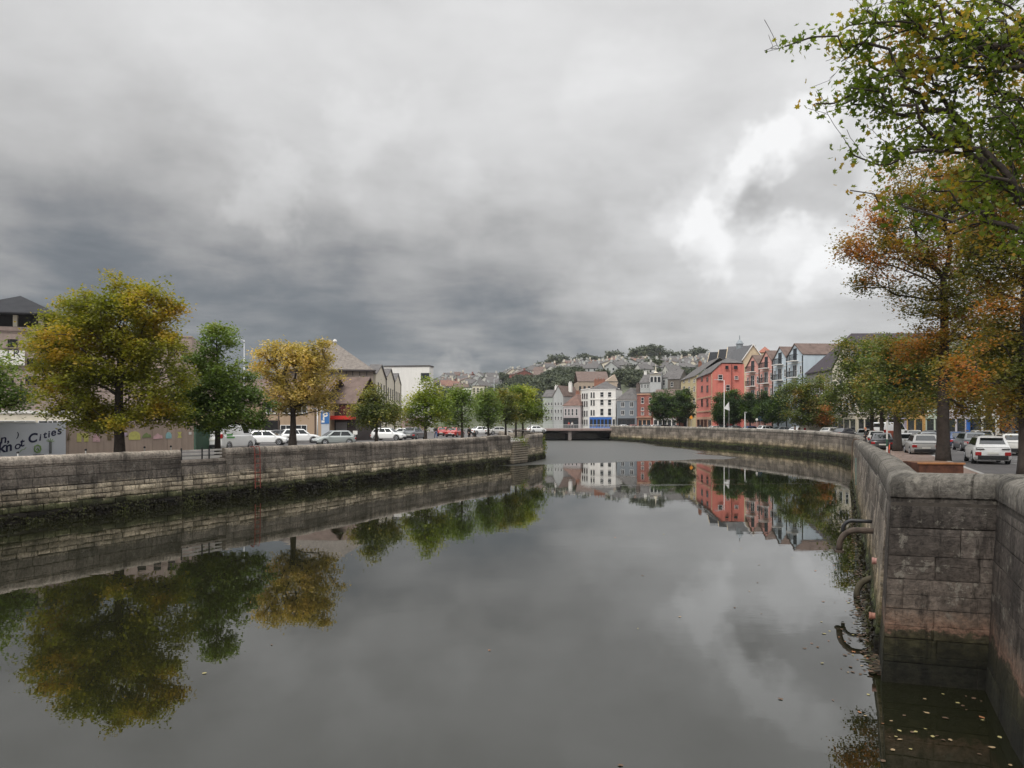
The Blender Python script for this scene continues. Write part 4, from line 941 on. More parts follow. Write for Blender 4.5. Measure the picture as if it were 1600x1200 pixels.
LM = {
 'autumn': leafmat('autumn leaves', (.115,.12,.018), (.18,.16,.022), (.27,.165,.024), .3, .4),
 'green': leafmat('green leaves', (.07,.105,.026), (.105,.145,.032), (.15,.17,.035), .4),
 'gold': leafmat('golden leaves', (.22,.17,.055), (.36,.27,.09), (.46,.32,.12), .5),
 'lime': leafmat('lime leaves', (.085,.12,.015), (.16,.185,.02), (.24,.22,.025), .4),
 'limeg': leafmat('yellow green leaves', (.055,.07,.02), (.12,.12,.025), (.22,.16,.03), .4),
 'dark': leafmat('dark green leaves', (.022,.04,.013), (.034,.06,.016), (.07,.11,.02), .4),
 'russet': leafmat('russet leaves', (.10,.085,.025), (.20,.095,.03), (.28,.10,.035), .25),
 'rusty': leafmat('rust and olive leaves', (.075,.08,.02), (.155,.11,.025), (.28,.105,.03), .3, .42),
 'olive': leafmat('olive leaves', (.055,.075,.02), (.10,.12,.026), (.20,.13,.03), .3),
 'maple': leafmat('sycamore leaves', (.06,.088,.013), (.115,.14,.02), (.25,.14,.028), .6, .5),
 'hill': leafmat('hillside leaves', (.035,.045,.026), (.055,.065,.033), (.085,.09,.042), .15, .1),
}
LEAF4 = np.array([(0,-.5,0),(.34,0,.06),(0,.5,0),(-.34,0,.06)])
MAPLE = np.array([(0,-.45,0),(.18,-.3,.02),(.46,-.34,.07),(.3,-.05,.03),(.52,.2,.08),(.2,.16,.02),(0,.56,.05),(-.2,.16,.02),(-.52,.2,.08),(-.3,-.05,.03),(-.46,-.34,.07),(-.18,-.3,.02)])
def leaves_mesh(name, C, size, shape, m, r, flat=1.1):
    """C: n x 3 leaf centres"""
    n = len(C); k = len(shape)
    # random orientation, biased to lie flat
    nz = r.normal(size=(n, 3)); nz[:, 2] = np.abs(nz[:, 2])+flat; nz /= np.linalg.norm(nz, axis=1)[:, None]
    a = r.normal(size=(n, 3)); u = a-nz*(a*nz).sum(1)[:, None]; u /= np.linalg.norm(u, axis=1)[:, None]; v = np.cross(nz, u)
    s = size*r.uniform(.65, 1.25, n)
    V = C[:, None, :]+s[:, None, None]*(u[:, None, :]*shape[None, :, 0:1]+v[:, None, :]*shape[None, :, 1:2]+nz[:, None, :]*shape[None, :, 2:3])
    me = bpy.data.meshes.new(name); V = V.reshape(-1, 3)
    me.vertices.add(n*k); me.vertices.foreach_set('co', V.astype(np.float32).ravel())
    me.loops.add(n*k); me.loops.foreach_set('vertex_index', np.arange(n*k, dtype=np.int32))
    me.polygons.add(n); me.polygons.foreach_set('loop_start', np.arange(0, n*k, k, dtype=np.int32)); me.polygons.foreach_set('loop_total', np.full(n, k, dtype=np.int32))
    me.update(); me.materials.append(m); return me
def skeleton(base, top_h, clusters, r, trunk_r, tip=.012, lean=(0,0), step=.7, limb_from=.35, droop=.0):
    """connect cluster centres to a trunk; returns nodes, parents, radii"""
    nodes = []; par = []; nt_ = max(5, int(top_h/.6)); ph = r.uniform(0, 6)
    for i in range(nt_+1):
        u = i/nt_; nodes.append(np.array([base[0]+lean[0]*u+.10*math.sin(u*5+ph)*u*trunk_r*3, base[1]+lean[1]*u+.1*math.cos(u*4+ph)*u*trunk_r*3, base[2]+top_h*u])); par.append(i-1)
    start = int(nt_*limb_from); ok = [i >= start for i in range(nt_+1)]; pl_ = [max(0, i-start)*top_h/nt_*.5 for i in range(nt_+1)]
    c0 = nodes[start]
    order = np.argsort(np.linalg.norm(clusters-c0, axis=1)); ends = []
    for ci in order:
        c = clusters[ci]; A = np.array(nodes); dd = A-c; dist = np.sqrt((dd**2).sum(1))
        pen = np.where(A[:, 2] > c[2]+.3, 1.5, 0.)+np.where(np.array(ok), 0, 1e3)
        j = int(np.argmin(dist+pen+.45*np.array(pl_))); p = nodes[j]; Ld = dist[j]; ns = max(1, int(Ld/step)); prev = j
        side = r.normal(size=3)*Ld*.04
        for q in range(1, ns+1):
            u = q/ns; pt = p+(c-p)*u+side*math.sin(u*math.pi)+np.array([0, 0, (.10*Ld)*math.sin(u*math.pi)-droop*u*Ld])
            pl_.append(pl_[prev]+Ld/ns); nodes.append(pt); par.append(prev); ok.append(True); prev = len(nodes)-1
        ends.append(prev)
    cnt = np.zeros(len(nodes))
    for e in ends:
        k = e
        while k >= 0: cnt[k] += 1; k = par[k]
    tot = max(cnt[0], 1); rad = tip+(trunk_r-tip)*(cnt/tot)**.6
    for i in range(nt_+1):
        u = i/nt_
        rad[i] = max(tip*2, min(rad[i], trunk_r*(1.0-.55*u))); 
        if i == 0: rad[i] = trunk_r*1.22
        if i == 1: rad[i] = max(rad[i], trunk_r*1.05)
    return nodes, par, rad, nt_
def wood(nodes, par, rad, nt_, name, m, parent, n=6, minr=0.0):
    b = MB(); b.tube([nodes[i] for i in range(nt_+1)], [rad[i] for i in range(nt_+1)], 10)
    kids = {}
    for i, p in enumerate(par):
        if i > nt_: kids.setdefault(p, []).append(i)
    # walk chains
    stack = [(p, k) for p in kids for k in kids[p] if p <= nt_]
    while stack:
        p, k = stack.pop(); ch = [p, k]
        while True:
            ks = kids.get(ch[-1], [])
            if not ks: break
            ks = sorted(ks, key=lambda q: -rad[q]); ch.append(ks[0])
            for o in ks[1:]: stack.append((ch[-2], o))
        rr = [rad[i] for i in ch]; rr[0] = min(rad[ch[0]], rr[1]*1.25)
        if max(rr) >= minr: b.tube([nodes[i] for i in ch], [max(x, .006) for x in rr], n if rr[0] > .03 else 4, cap=False)
    return b.build(name, m, parent, smooth=True)
def sample(ells, n, r, d, depthk=1.0, bias=.55, clump=None):
    """centres in clumps inside a union of ellipsoids given as (px, py, rx_px, ry_px[, depth offset m]) at distance d"""
    vol = np.array([e[2]*e[2]*e[3] for e in ells], float)**.8; vol /= vol.sum(); k = d/F; out_ = []
    K = max(6, int(n/(clump or 5))); fill = .38
    cum = np.cumsum(vol)
    for c_ in range(K):
        e = ells[int(np.searchsorted(cum, (c_+r.uniform(0, 1))/K*.9999))]; q = r.normal(size=3); q /= np.linalg.norm(q); q *= r.uniform(.1, 1)**.42
        c = np.array([(e[0]-CX+q[0]*e[2])*k, d+(e[4] if len(e) > 4 else 0)+q[1]*e[2]*k*depthk, CZ-(e[1]-HY-q[2]*e[3])*k])
        rc = min(e[2], e[3])*k*r.uniform(.2, .36); m_ = int(round(n*(1-fill)/K*r.uniform(.7, 1.4)))
        for _ in range(max(2, m_)):
            w_ = r.normal(size=3); w_ /= np.linalg.norm(w_); w_ *= r.uniform(.4, 1.05); w_[2] = w_[2]*.62+.1
            out_.append(c+w_*rc)
    m_ = int(n*fill)
    for c_ in range(m_):
        e = ells[int(np.searchsorted(cum, (c_+r.uniform(0, 1))/m_*.9999))]; q = r.normal(size=3); q /= np.linalg.norm(q); q *= r.uniform(.05, 1)**.4
        out_.append(np.array([(e[0]-CX+q[0]*e[2])*k, d+(e[4] if len(e) > 4 else 0)+q[1]*e[2]*k*depthk, CZ-(e[1]-HY-q[2]*e[3])*k]))
    return np.array(out_)
def tree(name, label, trunk_px, d, ells, kind, n=160, per=60, leaf=.2, cr=.55, tr_=.25, group=None, seed=1, top=.8, shape=LEAF4, barkm=None, cat='tree', base_z=None, limb_from=.35, extra=None, depthk=1.0, minr=0, lean=(0,0), tx=None, rad_n=6):
    r = np.random.default_rng(seed); bz = GZ+.1 if base_z is None else base_z
    C = sample(ells, n, r, d, depthk); bx = (trunk_px-CX)*d/F if tx is None else tx[0]; by = d if tx is None else tx[1]
    n = len(C); H = C[:, 2].max()-bz
    root = empty(name, (bx, by, bz), 0, label, cat, group)
    off = np.array([bx, by, bz]); C = C-off
    nodes, par, rad, nt_ = skeleton(np.array([0., 0., -.15]), H*top, C, r, tr_, limb_from=limb_from, lean=lean)
    wood(nodes, par, rad, nt_, 'trunk', barkm or bark, root, rad_n, minr)
    k = r.integers(int(per*.5), int(per*1.5)+1, n); idx = np.repeat(np.arange(n), k)
    P = C[idx]+r.normal(size=(len(idx), 3))*cr*np.array([1, 1, .62])
    me = leaves_mesh('crown', P, leaf, shape, LM[kind] if isinstance(kind, str) else kind, r)
    link('crown', me, root)
    if extra:
        C2 = sample(extra[0], extra[2], r, d)-off; P = np.repeat(C2, per, 0)+r.normal(size=(len(C2)*per, 3))*cr*np.array([1, 1, .62])
        link('crown_patch', leaves_mesh('crown_patch', P, leaf, shape, LM[extra[1]], r), root)
    return root
GL = 'trees along the left quay'; GR = 'trees along the right bank'
tree('tree', 'dark green leafy tree cut off by the left edge, left of the big autumn tree', -25, 45, [(0,605,45,45),(-30,580,60,60),(20,630,35,25)], 'green', 110, 60, .22, .55, .25, GL, 1)
tree('tree', 'largest autumn tree on the left quay, yellow-green turning orange, before the pink car park', 187, 43.5,
  [(185,500,90,60),(230,465,45,38),(170,540,115,60),(110,520,50,45),(90,560,45,55),(245,570,52,60),(180,610,110,60),(110,620,52,45),(200,450,30,25),(262,500,22,40),(120,470,28,22),(190,655,75,20),(105,648,48,18),(258,648,45,20)], 'autumn', 640, 100, .19, .36, .31, GL, 2, top=.72, limb_from=.28)
tree('tree', 'green conical tree between the big autumn tree and the golden tree', 340, 50,
  [(342,640,72,34),(342,610,60,35),(340,575,48,36),(340,540,36,32),(341,512,16,18),(385,630,35,28),(300,640,32,25),(345,660,60,13),(340,500,8,13)], 'green', 380, 75, .2, .32, .2, GL, 3, top=.95, limb_from=.22)
tree('tree', 'golden-leaved tree with a thick forked trunk beside the white cars', 457, 57,
  [(460,570,55,38),(430,560,38,28),(495,590,38,45),(470,610,55,40),(420,590,25,28),(510,620,24,30),(450,548,40,20),(485,552,35,20),(455,625,40,25)], 'gold', 330, 68, .19, .33, .33, GL, 4, top=.5, limb_from=.5)
tree('tree', 'small olive tree in front of the hipped block, beside a white car', 588, 68, [(588,645,40,22),(588,628,28,22),(588,612,10,12),(565,650,22,15),(608,650,20,15)], 'limeg', 130, 60, .22, .42, .16, GL, 5, top=.9)
tree('tree', 'bright yellow-green tree in front of the white block', 665, 76, [(667,640,38,26),(668,618,24,20),(668,603,9,8),(650,650,22,16),(690,650,17,16)], 'lime', 140, 60, .23, .45, .17, GL, 6, top=.9)
tree('tree', 'dark green tree right of the bright yellow-green one, above the seated couple', 722, 84, [(721,640,25,28),(720,620,16,14)], 'green', 90, 60, .25, .5, .17, GL, 7, top=.85)
tree('tree', 'small green tree left of the stone steps', 763, 89, [(763,640,23,24),(764,622,12,10)], 'green', 80, 60, .25, .5, .15, GL, 8, top=.85)
tree('tree', 'green tree just behind the stone steps', 790, 93, [(789,636,20,26),(784,622,12,10)], 'limeg', 80, 60, .25, .5, .15, GL, 9, top=.85)
tree('tree', 'yellow-green rounded tree near the rounded wall end', 806, 101, [(808,632,28,28),(812,612,15,10)], 'lime', 110, 60, .27, .5, .16, GL, 10, top=.85)
tree('tree', 'yellow-green tree at the right end of the left-bank row', 817, 105, [(826,636,22,26),(822,618,16,12),(838,650,14,12)], 'lime', 100, 60, .27, .5, .16, GL, 11, top=.85)
# far right clipped trees
tree('tree', 'round dark green street tree, left of the pair in front of the brick house', 1036, 178, [(1038,634,21,26)], 'dark', 150, 90, .36, .5, .2, GR, 12, top=.7)
tree('tree', 'round dark green street tree, right of the pair beside the yellow sign', 1062, 174, [(1065,633,21,27)], 'dark', 150, 90, .36, .5, .2, GR, 13, top=.7)
for i, (px, d, lab) in enumerate([(1128,157,'clipped dark green tree behind the white flag, first of the row from the left'),(1146,152,'clipped dark green tree, second of the row from the left, above the red shop'),(1172,146,'clipped dark green tree, third of the row, in front of the pink houses'),(1195,141,'clipped dark green tree, fourth of the row, in front of the pink and blue houses'),(1216,136,'clipped dark green tree, last of the row, touching the yellowing tree')]):
    tree('tree', lab, px, d, [(px,635,15,24),(px,645,16,16)], 'dark', 150, 90, .3, .45, .18, GR, 14+i, top=.7)
tree('tree', 'yellowing bushy tree with an orange patch in front of the gabled houses', 1262, 116, [(1250,630,30,36),(1275,615,30,32),(1262,645,38,20),(1290,640,22,30)], 'olive', 260, 60, .32, .55, .22, GR, 20, top=.75, extra=([(1268,640,20,20,-3)], 'russet', 30))
tree('tree', 'broad olive-green tree with thin twin trunks, left of the rust-coloured trees', 1362, 82, [(1350,580,50,50),(1385,560,45,42),(1330,615,42,38),(1370,620,55,38),(1400,600,40,50),(1345,545,28,20)], 'olive', 460, 60, .26, .5, .22, GR, 21, top=.75, minr=.02)
tree('tree', 'olive and green tree behind the thick dark trunk by the bicycle', 1378, 72, [(1370,600,42,42),(1400,620,40,35)], 'olive', 130, 60, .26, .55, .22, GR, 22, top=.75)
tree('tree', 'mid-sized olive and rust tree with a thick dark trunk beside the bicycle', 1402, 56, [(1425,570,42,40),(1440,610,42,38),(1410,620,35,30),(1395,545,28,22)], 'olive', 300, 60, .24, .5, .32, GR, 23, top=.7)
tree('tree', 'tall rust and orange tree with the thick trunk behind the rusty planter', 1474, 42.5,
  [(1410,330,60,40),(1360,370,55,28),(1400,400,70,30),(1380,440,35,22),(1460,300,70,60),(1500,400,90,50),(1440,470,50,40),(1530,330,70,70),(1480,540,70,50),(1520,600,60,45),(1430,540,45,35),(1560,500,50,70),(1330,395,30,18),(1500,470,60,50),(1430,620,45,35),(1540,650,50,22)], 'rusty', 760, 85, .16, .42, .37, GR, 24, top=.62, limb_from=.42, rad_n=7)
tree('tree', 'tall olive tree on the right edge with its dark trunk beside the wall', 1607, 31,
  [(1560,250,70,60),(1600,350,90,80),(1540,420,55,45),(1610,480,80,70),(1560,560,60,50),(1500,590,45,35),(1600,600,70,50),(1640,200,80,80),(1700,300,100,120)], 'rusty', 560, 80, .15, .40, .38, GR, 25, top=.75, limb_from=.35, rad_n=7)
tree('tree', 'far green and rust tree filling the gap behind the parked cars on the right', 1545, 68, [(1530,590,60,45),(1580,600,50,45),(1500,560,45,40),(1560,545,60,40)], 'olive', 230, 60, .26, .55, .3, GR, 26, top=.7)
# near sycamore reaching in from the right
def near_tree():
    r = np.random.default_rng(31); d = 17.5; bx, by, bz = 15.6, 17.0, GZ
    root = empty('sycamore_tree', (bx, by, bz), 0, 'nearest tree, large green sycamore leaves and bare twigs reaching in at the top right corner', 'tree', GR)
    els = [(1400,60,110,45),(1480,110,110,60),(1400,150,85,35),(1320,165,60,22),(1520,200,90,45),(1440,225,70,30),(1320,60,40,25),(1560,40,90,60),(1380,250,45,22),(1340,240,22,16),(1620,150,90,120),(1590,290,70,40),(1500,290,70,30),(1440,20,80,30),(1270,180,22,8),(1262,60,14,8),(1380,320,40,20),(1340,300,18,10),(1240,75,22,6),(1500,345,80,26),(1600,380,60,40)]
    C = sample(els, 800, r, d, .75, clump=3.5); C -= np.array([bx, by, bz])
    nodes, par, rad, nt_ = skeleton(np.array([0., 0., -.15]), 11.5, C, r, .28, tip=.008, step=.35, limb_from=.4)
    # bare twig tips beyond the leaves
    for k in range(260):
        i = r.integers(nt_+20, len(nodes)); p = nodes[i]; dv = p-nodes[par[i]]; dv = dv/(np.linalg.norm(dv)+1e-6)+r.normal(size=3)*.5; dv[2] += .15
        q = p; prev = i
        for s_ in range(3):
            q = q+dv*.16+r.normal(size=3)*.03; nodes.append(q); par.append(prev); prev = len(nodes)-1
    rad = np.concatenate([rad, np.full(len(nodes)-len(rad), .004)])
    wood(nodes, par, rad, nt_, 'trunk', bark, root, 6)
    n = len(C); k = r.integers(4, 17, n); idx = np.repeat(np.arange(n), k)
    P = C[idx]+r.normal(size=(len(idx), 3))*.19
    link('crown', leaves_mesh('crown', P, .135, MAPLE, LM['maple'], r, .15), root)
near_tree()
# hillside trees
def hilltree_mesh(seed, wd_=6, ht=8, pine=False):
    r = np.random.default_rng(seed); n = 70
    if pine:
        q = r.normal(size=(n, 3)); q /= np.linalg.norm(q, axis=1)[:, None]; q *= r.uniform(.3, 1, n)[:, None]**.4
        C = q*np.array([wd_, wd_, ht*.34])+np.array([0, 0, ht*.66]); C = C[(np.abs(C[:, 2]-ht*.55) > ht*.03)]
    else:
        q = r.normal(size=(n, 3)); q /= np.linalg.norm(q, axis=1)[:, None]; q *= r.uniform(.5, 1, n)[:, None]
        q[:, 2] *= .8; C = q*np.array([wd_, wd_, ht*.6])+np.array([0, 0, ht*.5])
    P = np.repeat(C, 26, 0)+r.normal(size=(len(C)*26, 3))*np.array([.9, .9, .55])*(wd_/6)
    return leaves_mesh('crown', P, 1.15*(wd_/6)**.5, LEAF4, LM['hill'], r, .6)
def hilltrunk_mesh(ht):
    return MB().tube([(0,0,-1.5),(.1,0,ht*.3),(0,.1,ht*.7)], [.4,.3,.12], 6).mesh('trunk', bark)
hc = [hilltree_mesh(s, 6, 8) for s in (1, 2, 3)]; ht_ = hilltrunk_mesh(8)
hcp = hilltree_mesh(9, 7, 17, True); htp = hilltrunk_mesh(17)
def put_tree(px, py, s, lab='dark green bushy tree among the houses of the far hillside', Y=None, k=None):
    if Y is None: X, Y, z = hill_at(px, py)
    else: X = (px-CX)*Y/F; z = Zat(py, Y)
    e = empty('hillside_tree', (X, Y, z), hr.uniform(0, 6), lab, 'tree', 'trees on the far hillside')
    e.scale = (s*hr.uniform(.9, 1.2), s*hr.uniform(.9, 1.2), s)
    link('crown', hc[hr.randrange(3)] if k is None else hcp, e); link('trunk', ht_ if k is None else htp, e)
for x0, x1, y0, y1, n, s0, s1 in [(775,865,596,616,22,.6,1.0),(855,905,592,616,24,.6,1.0),(865,905,592,602,8,.8,1.1),(675,770,598,618,24,.4,.75),(870,1000,572,592,30,.35,.7),(980,1020,570,588,7,.9,1.3),(960,1002,594,610,8,.6,.9),(1030,1110,568,592,24,.45,.8),(1058,1092,580,594,8,.6,.9),(1200,1500,580,605,14,.8,1.1),(600,690,612,640,10,.8,1.1),(820,875,582,592,7,.4,.7),(690,870,594,606,14,.4,.7),(675,850,618,652,34,.7,1.0),(880,1110,570,598,60,.45,.9),(680,880,588,612,34,.45,.8)]:
    for k in range(n):
        px = hr.uniform(x0, x1); put_tree(px, max(hr.uniform(y0, y1), ridge(px)+.4), hr.uniform(s0, s1))
for px, w_ in ((862,1.0),(870,1.3),(878,1.0),(915,1.1),(958,1.15),(964,.8),(1006,1.4),(995,1.25),(1014,1.1),(1091,1.2),(941,.7),(1002,1.2),(1040,1.0),(1052,.8),(900,.8),(1066,.9),(830,.8),(845,.9),(930,.8)):
    put_tree(px, ridge(px)+2.2, w_*1.55, 'large rounded dark tree standing out on the skyline of the hill')
put_tree(1024, 573, 1.25, 'tallest tree on the skyline, an open umbrella-shaped pine above the chapel', k=1)
# ---------------------------------------------------------------- cars
tyre_m = mat('tyre rubber', (.018,.018,.019), .85, 0); rim_m = mat('alloy rim', (.45,.45,.47), .35, 0, metal=.7); trim_m = mat('black trim', (.022,.022,.024), .6, 0)
lampr = mat('red lamp', (.38,.02,.02), .2, 0); lampw = mat('clear lamp', (.75,.77,.8), .15, 0); plate_m = mat('number plate', (.75,.74,.68), .5, 0)
cglass = mat('car glass', (.018,.022,.025), .06, 0, spec=.8)
def paint(n, c, r=.28): 
    m = mat(n, c, r, .04, .8, spec=.6); m.node_tree.nodes['Principled BSDF'].inputs['Coat Weight'].default_value = .4; return m
CT = {  # length, width, height, belt, roof (rear base, rear top, front top, front base), hood z, tail z, wheel r
 'suv': (4.2,1.8,1.56,.98,(-1.98,-1.55,.35,1.05),.92,.95,.34),
 'hatch': (4.0,1.74,1.46,.92,(-1.9,-1.35,.3,1.1),.84,.88,.31),
 'estate': (4.6,1.82,1.50,.95,(-2.2,-1.8,.4,1.2),.86,.90,.32),
 'saloon': (4.6,1.8,1.43,.92,(-1.75,-.95,.45,1.25),.86,.93,.32),
 'van': (5.0,1.95,2.25,1.25,(-2.45,-2.38,1.1,1.85),1.15,1.2,.34)}
CARC = {}
def car_proto(ty, col_):
    Lg, Wd, H, bz, (rb, rt, ft, fb), hz_, tz, wr = CT[ty]; hw = Wd/2
    pm = paint('car paint '+str(col_), col_); parts = []
    # lower body: lofted rings along x
    st = [(-Lg/2, .42, tz-.28, .80), (-Lg/2+.06, .30, tz-.06, .92), (-Lg/2+.3, .24, tz, .985), (rb+.2, .2, bz, 1), (0, .2, bz, 1), (fb, .2, bz-.02, 1), (fb+.25, .2, hz_+.03, .99), (Lg/2-.45, .22, hz_-.04, .97), (Lg/2-.12, .26, hz_-.16, .9), (Lg/2, .34, hz_-.34, .78)]
    b = MB(); rings = []
    for x, z0, z1, k in st:
        w = hw*k; zm = (z0+z1)/2
        rings.append([(x,-w*.9,z0),(x,-w,z0+.12),(x,-w,zm),(x,-w*.975,z1-.1),(x,-w*.90,z1-.01),(x,-w*.5,z1+.02),(x,w*.5,z1+.02),(x,w*.90,z1-.01),(x,w*.975,z1-.1),(x,w,zm),(x,w,z0+.12),(x,w*.9,z0)])
    n = 12; vs = [p for r in rings for p in r]; fs = []
    for i in range(len(rings)-1):
        for k in range(n): fs.append((i*n+k, i*n+(k+1)%n, (i+1)*n+(k+1)%n, (i+1)*n+k))
    fs += [tuple(range(n)), tuple((len(rings)-1)*n+k for k in range(n))]; b.add(vs, fs)
    # cabin
    wb, wt = hw*.90, hw*.70 if ty != 'van' else hw*.84
    cab = [(rb,-wb,bz-.03),(fb,-wb,bz-.03),(fb,wb,bz-.03),(rb,wb,bz-.03),(rt,-wt,H-.04),(ft,-wt,H-.04),(ft,wt,H-.04),(rt,wt,H-.04)]
    mid = [(rt+.1,-wt*.8,H),(ft-.12,-wt*.8,H),(ft-.12,wt*.8,H),(rt+.1,wt*.8,H)]
    b.add(cab+mid, [(0,1,5,4),(1,2,6,5),(2,3,7,6),(3,0,4,7),(4,5,9,8),(5,6,10,9),(6,7,11,10),(7,4,8,11),(8,9,10,11)])
    parts.append(('body', b.mesh('body', [pm], True), [], .05))
    V = [Vector(p) for p in cab]
    def pane(nm, q, i0, i1, j0, j1, m=cglass):
        a, c, d, e = [V[i] for i in q]     # bottom-left, bottom-right, top-right, top-left
        def P(u, v): return a.lerp(c, u).lerp(e.lerp(d, u), v)
        q4 = [P(i0, j0), P(i1, j0), P(i1, j1), P(i0, j1)]; nn = (q4[1]-q4[0]).cross(q4[3]-q4[0]).normalized()
        if nn.dot(q4[0]-Vector((0,0,H*.6))) < 0: nn = -nn
        bb = MB(); bb.add([p+nn*.012 for p in q4]+[p-nn*.02 for p in q4], [(0,1,2,3),(4,5,6,7),(0,1,5,4),(1,2,6,5),(2,3,7,6),(3,0,4,7)]); parts.append((nm, bb.mesh(nm, [m]), [], 0))
    pane('windscreen', (1,2,6,5), .06, .94, .12, .93)
    pane('rear_window', (3,0,4,7), .09, .91, .30 if ty != 'van' else .45, .90)
    segs = [(.07,.30),(.33,.62),(.65,.93)] if ty in ('suv','estate') else [(.12,.5),(.54,.92)]
    if ty == 'van': segs = [(.76,.96)]
    for q in ((0,1,5,4),(2,3,7,6)):
        for a, c in segs:
            if q[0] == 2: a, c = 1-c, 1-a
            pane('side_window', q, a, c, .16, .88)
    # lower trim, bumpers
    b = MB(); b.box(-Lg/2-.03, -Lg/2+.12, -hw*.80, hw*.80, .28, .50); b.build_ = None; parts.append(('rear_bumper', b.mesh('rear_bumper', [trim_m]), [], .03))
    b = MB(); b.box(Lg/2-.1, Lg/2+.03, -hw*.74, hw*.74, .26, .46); parts.append(('front_bumper', b.mesh('front_bumper', [trim_m]), [], .03))
    for s in (-1, 1):
        b = MB(); b.box(-Lg/2-.02, -Lg/2+.22, s*hw*.60 if s > 0 else -hw*.93, hw*.93 if s > 0 else -hw*.60, tz-(.46 if ty == 'suv' else .30) if ty != 'van' else 1.0, tz-(.26 if ty == 'suv' else .12) if ty != 'van' else 1.35); parts.append(('tail_light', b.mesh('tail_light', [lampr]), [], .03))
        b = MB(); b.box(Lg/2-.26, Lg/2-.015, s*hw*.52 if s > 0 else -hw*.86, hw*.86 if s > 0 else -hw*.52, hz_-.32, hz_-.19); parts.append(('headlight', b.mesh('headlight', [lampw]), [], .03))
        b = MB(); b.box(fb-.35, fb-.2, s*hw*.94 if s > 0 else -hw*1.12, hw*1.12 if s > 0 else -hw*.94, bz+.02, bz+.16); parts.append(('wing_mirror', b.mesh('wing_mirror', [pm]), [], .03))
        if ty in ('suv', 'estate'):
            b = MB(); b.tube([(rt+.15, s*wt*.86, H-.01), (rt+.3, s*wt*.86, H+.04), (ft-.3, s*wt*.86, H+.04), (ft-.15, s*wt*.86, H-.01)], .018, 5); parts.append(('roof_rail', b.mesh('roof_rail', [trim_m]), [], 0))
    b = MB(); b.box(-Lg/2-.035, -Lg/2+.03, -.26, .26, tz-.38, tz-.27); parts.append(('number_plate', b.mesh('number_plate', [plate_m]), [], 0))
    if ty == 'suv':
        b = MB(); b.box(rt-.22, rt+.12, -wt*.85, wt*.85, H-.10, H-.05); parts.append(('spoiler', b.mesh('spoiler', [pm]), [], .02))
        for s in (-1, 1):
            b = MB(); b.box(-Lg/2-.025, -Lg/2+.12, s*hw*.45 if s > 0 else -hw*.9, hw*.9 if s > 0 else -hw*.45, tz-.12, tz-.07); parts.append(('light_strip', b.mesh('light_strip', [trim_m]), [], .02))
    for sx_ in (-Lg*.31, Lg*.31):
        for s in (-1, 1):
            y = s*(hw-.09)
            b = MB(); prof = [(wr*.6, -.105), (wr*.95, -.105), (wr, -.07), (wr, .07), (wr*.95, .105), (wr*.6, .105)]; nn = 20
            for rr, yy in prof:
                for k in range(nn): b.v.append((sx_+rr*math.cos(2*math.pi*k/nn), y+yy, wr+rr*math.sin(2*math.pi*k/nn)))
            for i in range(5):
                for k in range(nn): b.f.append((i*nn+k, i*nn+(k+1)%nn, (i+1)*nn+(k+1)%nn, (i+1)*nn+k)); b.m.append(0)
            b.f += [tuple(range(nn)), tuple(5*nn+k for k in range(nn))]; b.m += [0, 0]
            r_ = MB(); yo = y+s*.108
            for k in range(5):
                a = 2*math.pi*k/5; r_.tube([(sx_, yo, wr), (sx_+wr*.58*math.cos(a), yo, wr+wr*.58*math.sin(a))], .035, 5)
            r_.tube([(sx_, yo-.02, wr), (sx_, yo+.02, wr)], .07, 8)
            r_.tube([(sx_+wr*.6*math.cos(2*math.pi*k/16), yo, wr+wr*.6*math.sin(2*math.pi*k/16)) for k in range(17)], .025, 5)
            parts.append(('wheel', b.mesh('wheel', [tyre_m]), [('rim', r_.mesh('rim', [rim_m]))], 0))
            a_ = MB(); a_.tube([(sx_+(wr+.05)*math.cos(R(q)), s*(hw-.02), wr+(wr+.05)*math.sin(R(q))) for q in range(-10, 191, 20)], .035, 5); parts.append(('wheel_arch', a_.mesh('wheel_arch', [trim_m]), [], 0))
    return parts
def car(ty, col_, X, Y, heading, label, group, z=GZ, name='parked_car', cat='car'):
    """heading: degrees clockwise from +Y (away from the camera)"""
    k = (ty, col_)
    if k not in CARC: CARC[k] = car_proto(ty, col_)
    root = empty(name, (X, Y, z), R(90-heading), label, cat, group)
    for nm, me, subs, bev in CARC[k]:
        o = link(nm, me, root)
        if bev: m = o.modifiers.new('bevel', 'BEVEL'); m.width = bev; m.segments = 2; m.limit_method = 'ANGLE'; m.angle_limit = R(25)
        for n2, m2 in subs: link(n2, m2, o)
    return root
WH, SI, DK, RD, BL, GY = (.80,.80,.79), (.42,.41,.39), (.03,.03,.035), (.42,.03,.025), (.04,.07,.16), (.14,.15,.16)
gl, gr, gf = 'cars parked on the left bank', 'cars parked on the right bank', 'cars behind the far right quay wall'
def cpx(ty, c, px, d, hd, lab, g, **k): return car(ty, c, (px-CX)*d/F, d, hd, lab, g, **k)
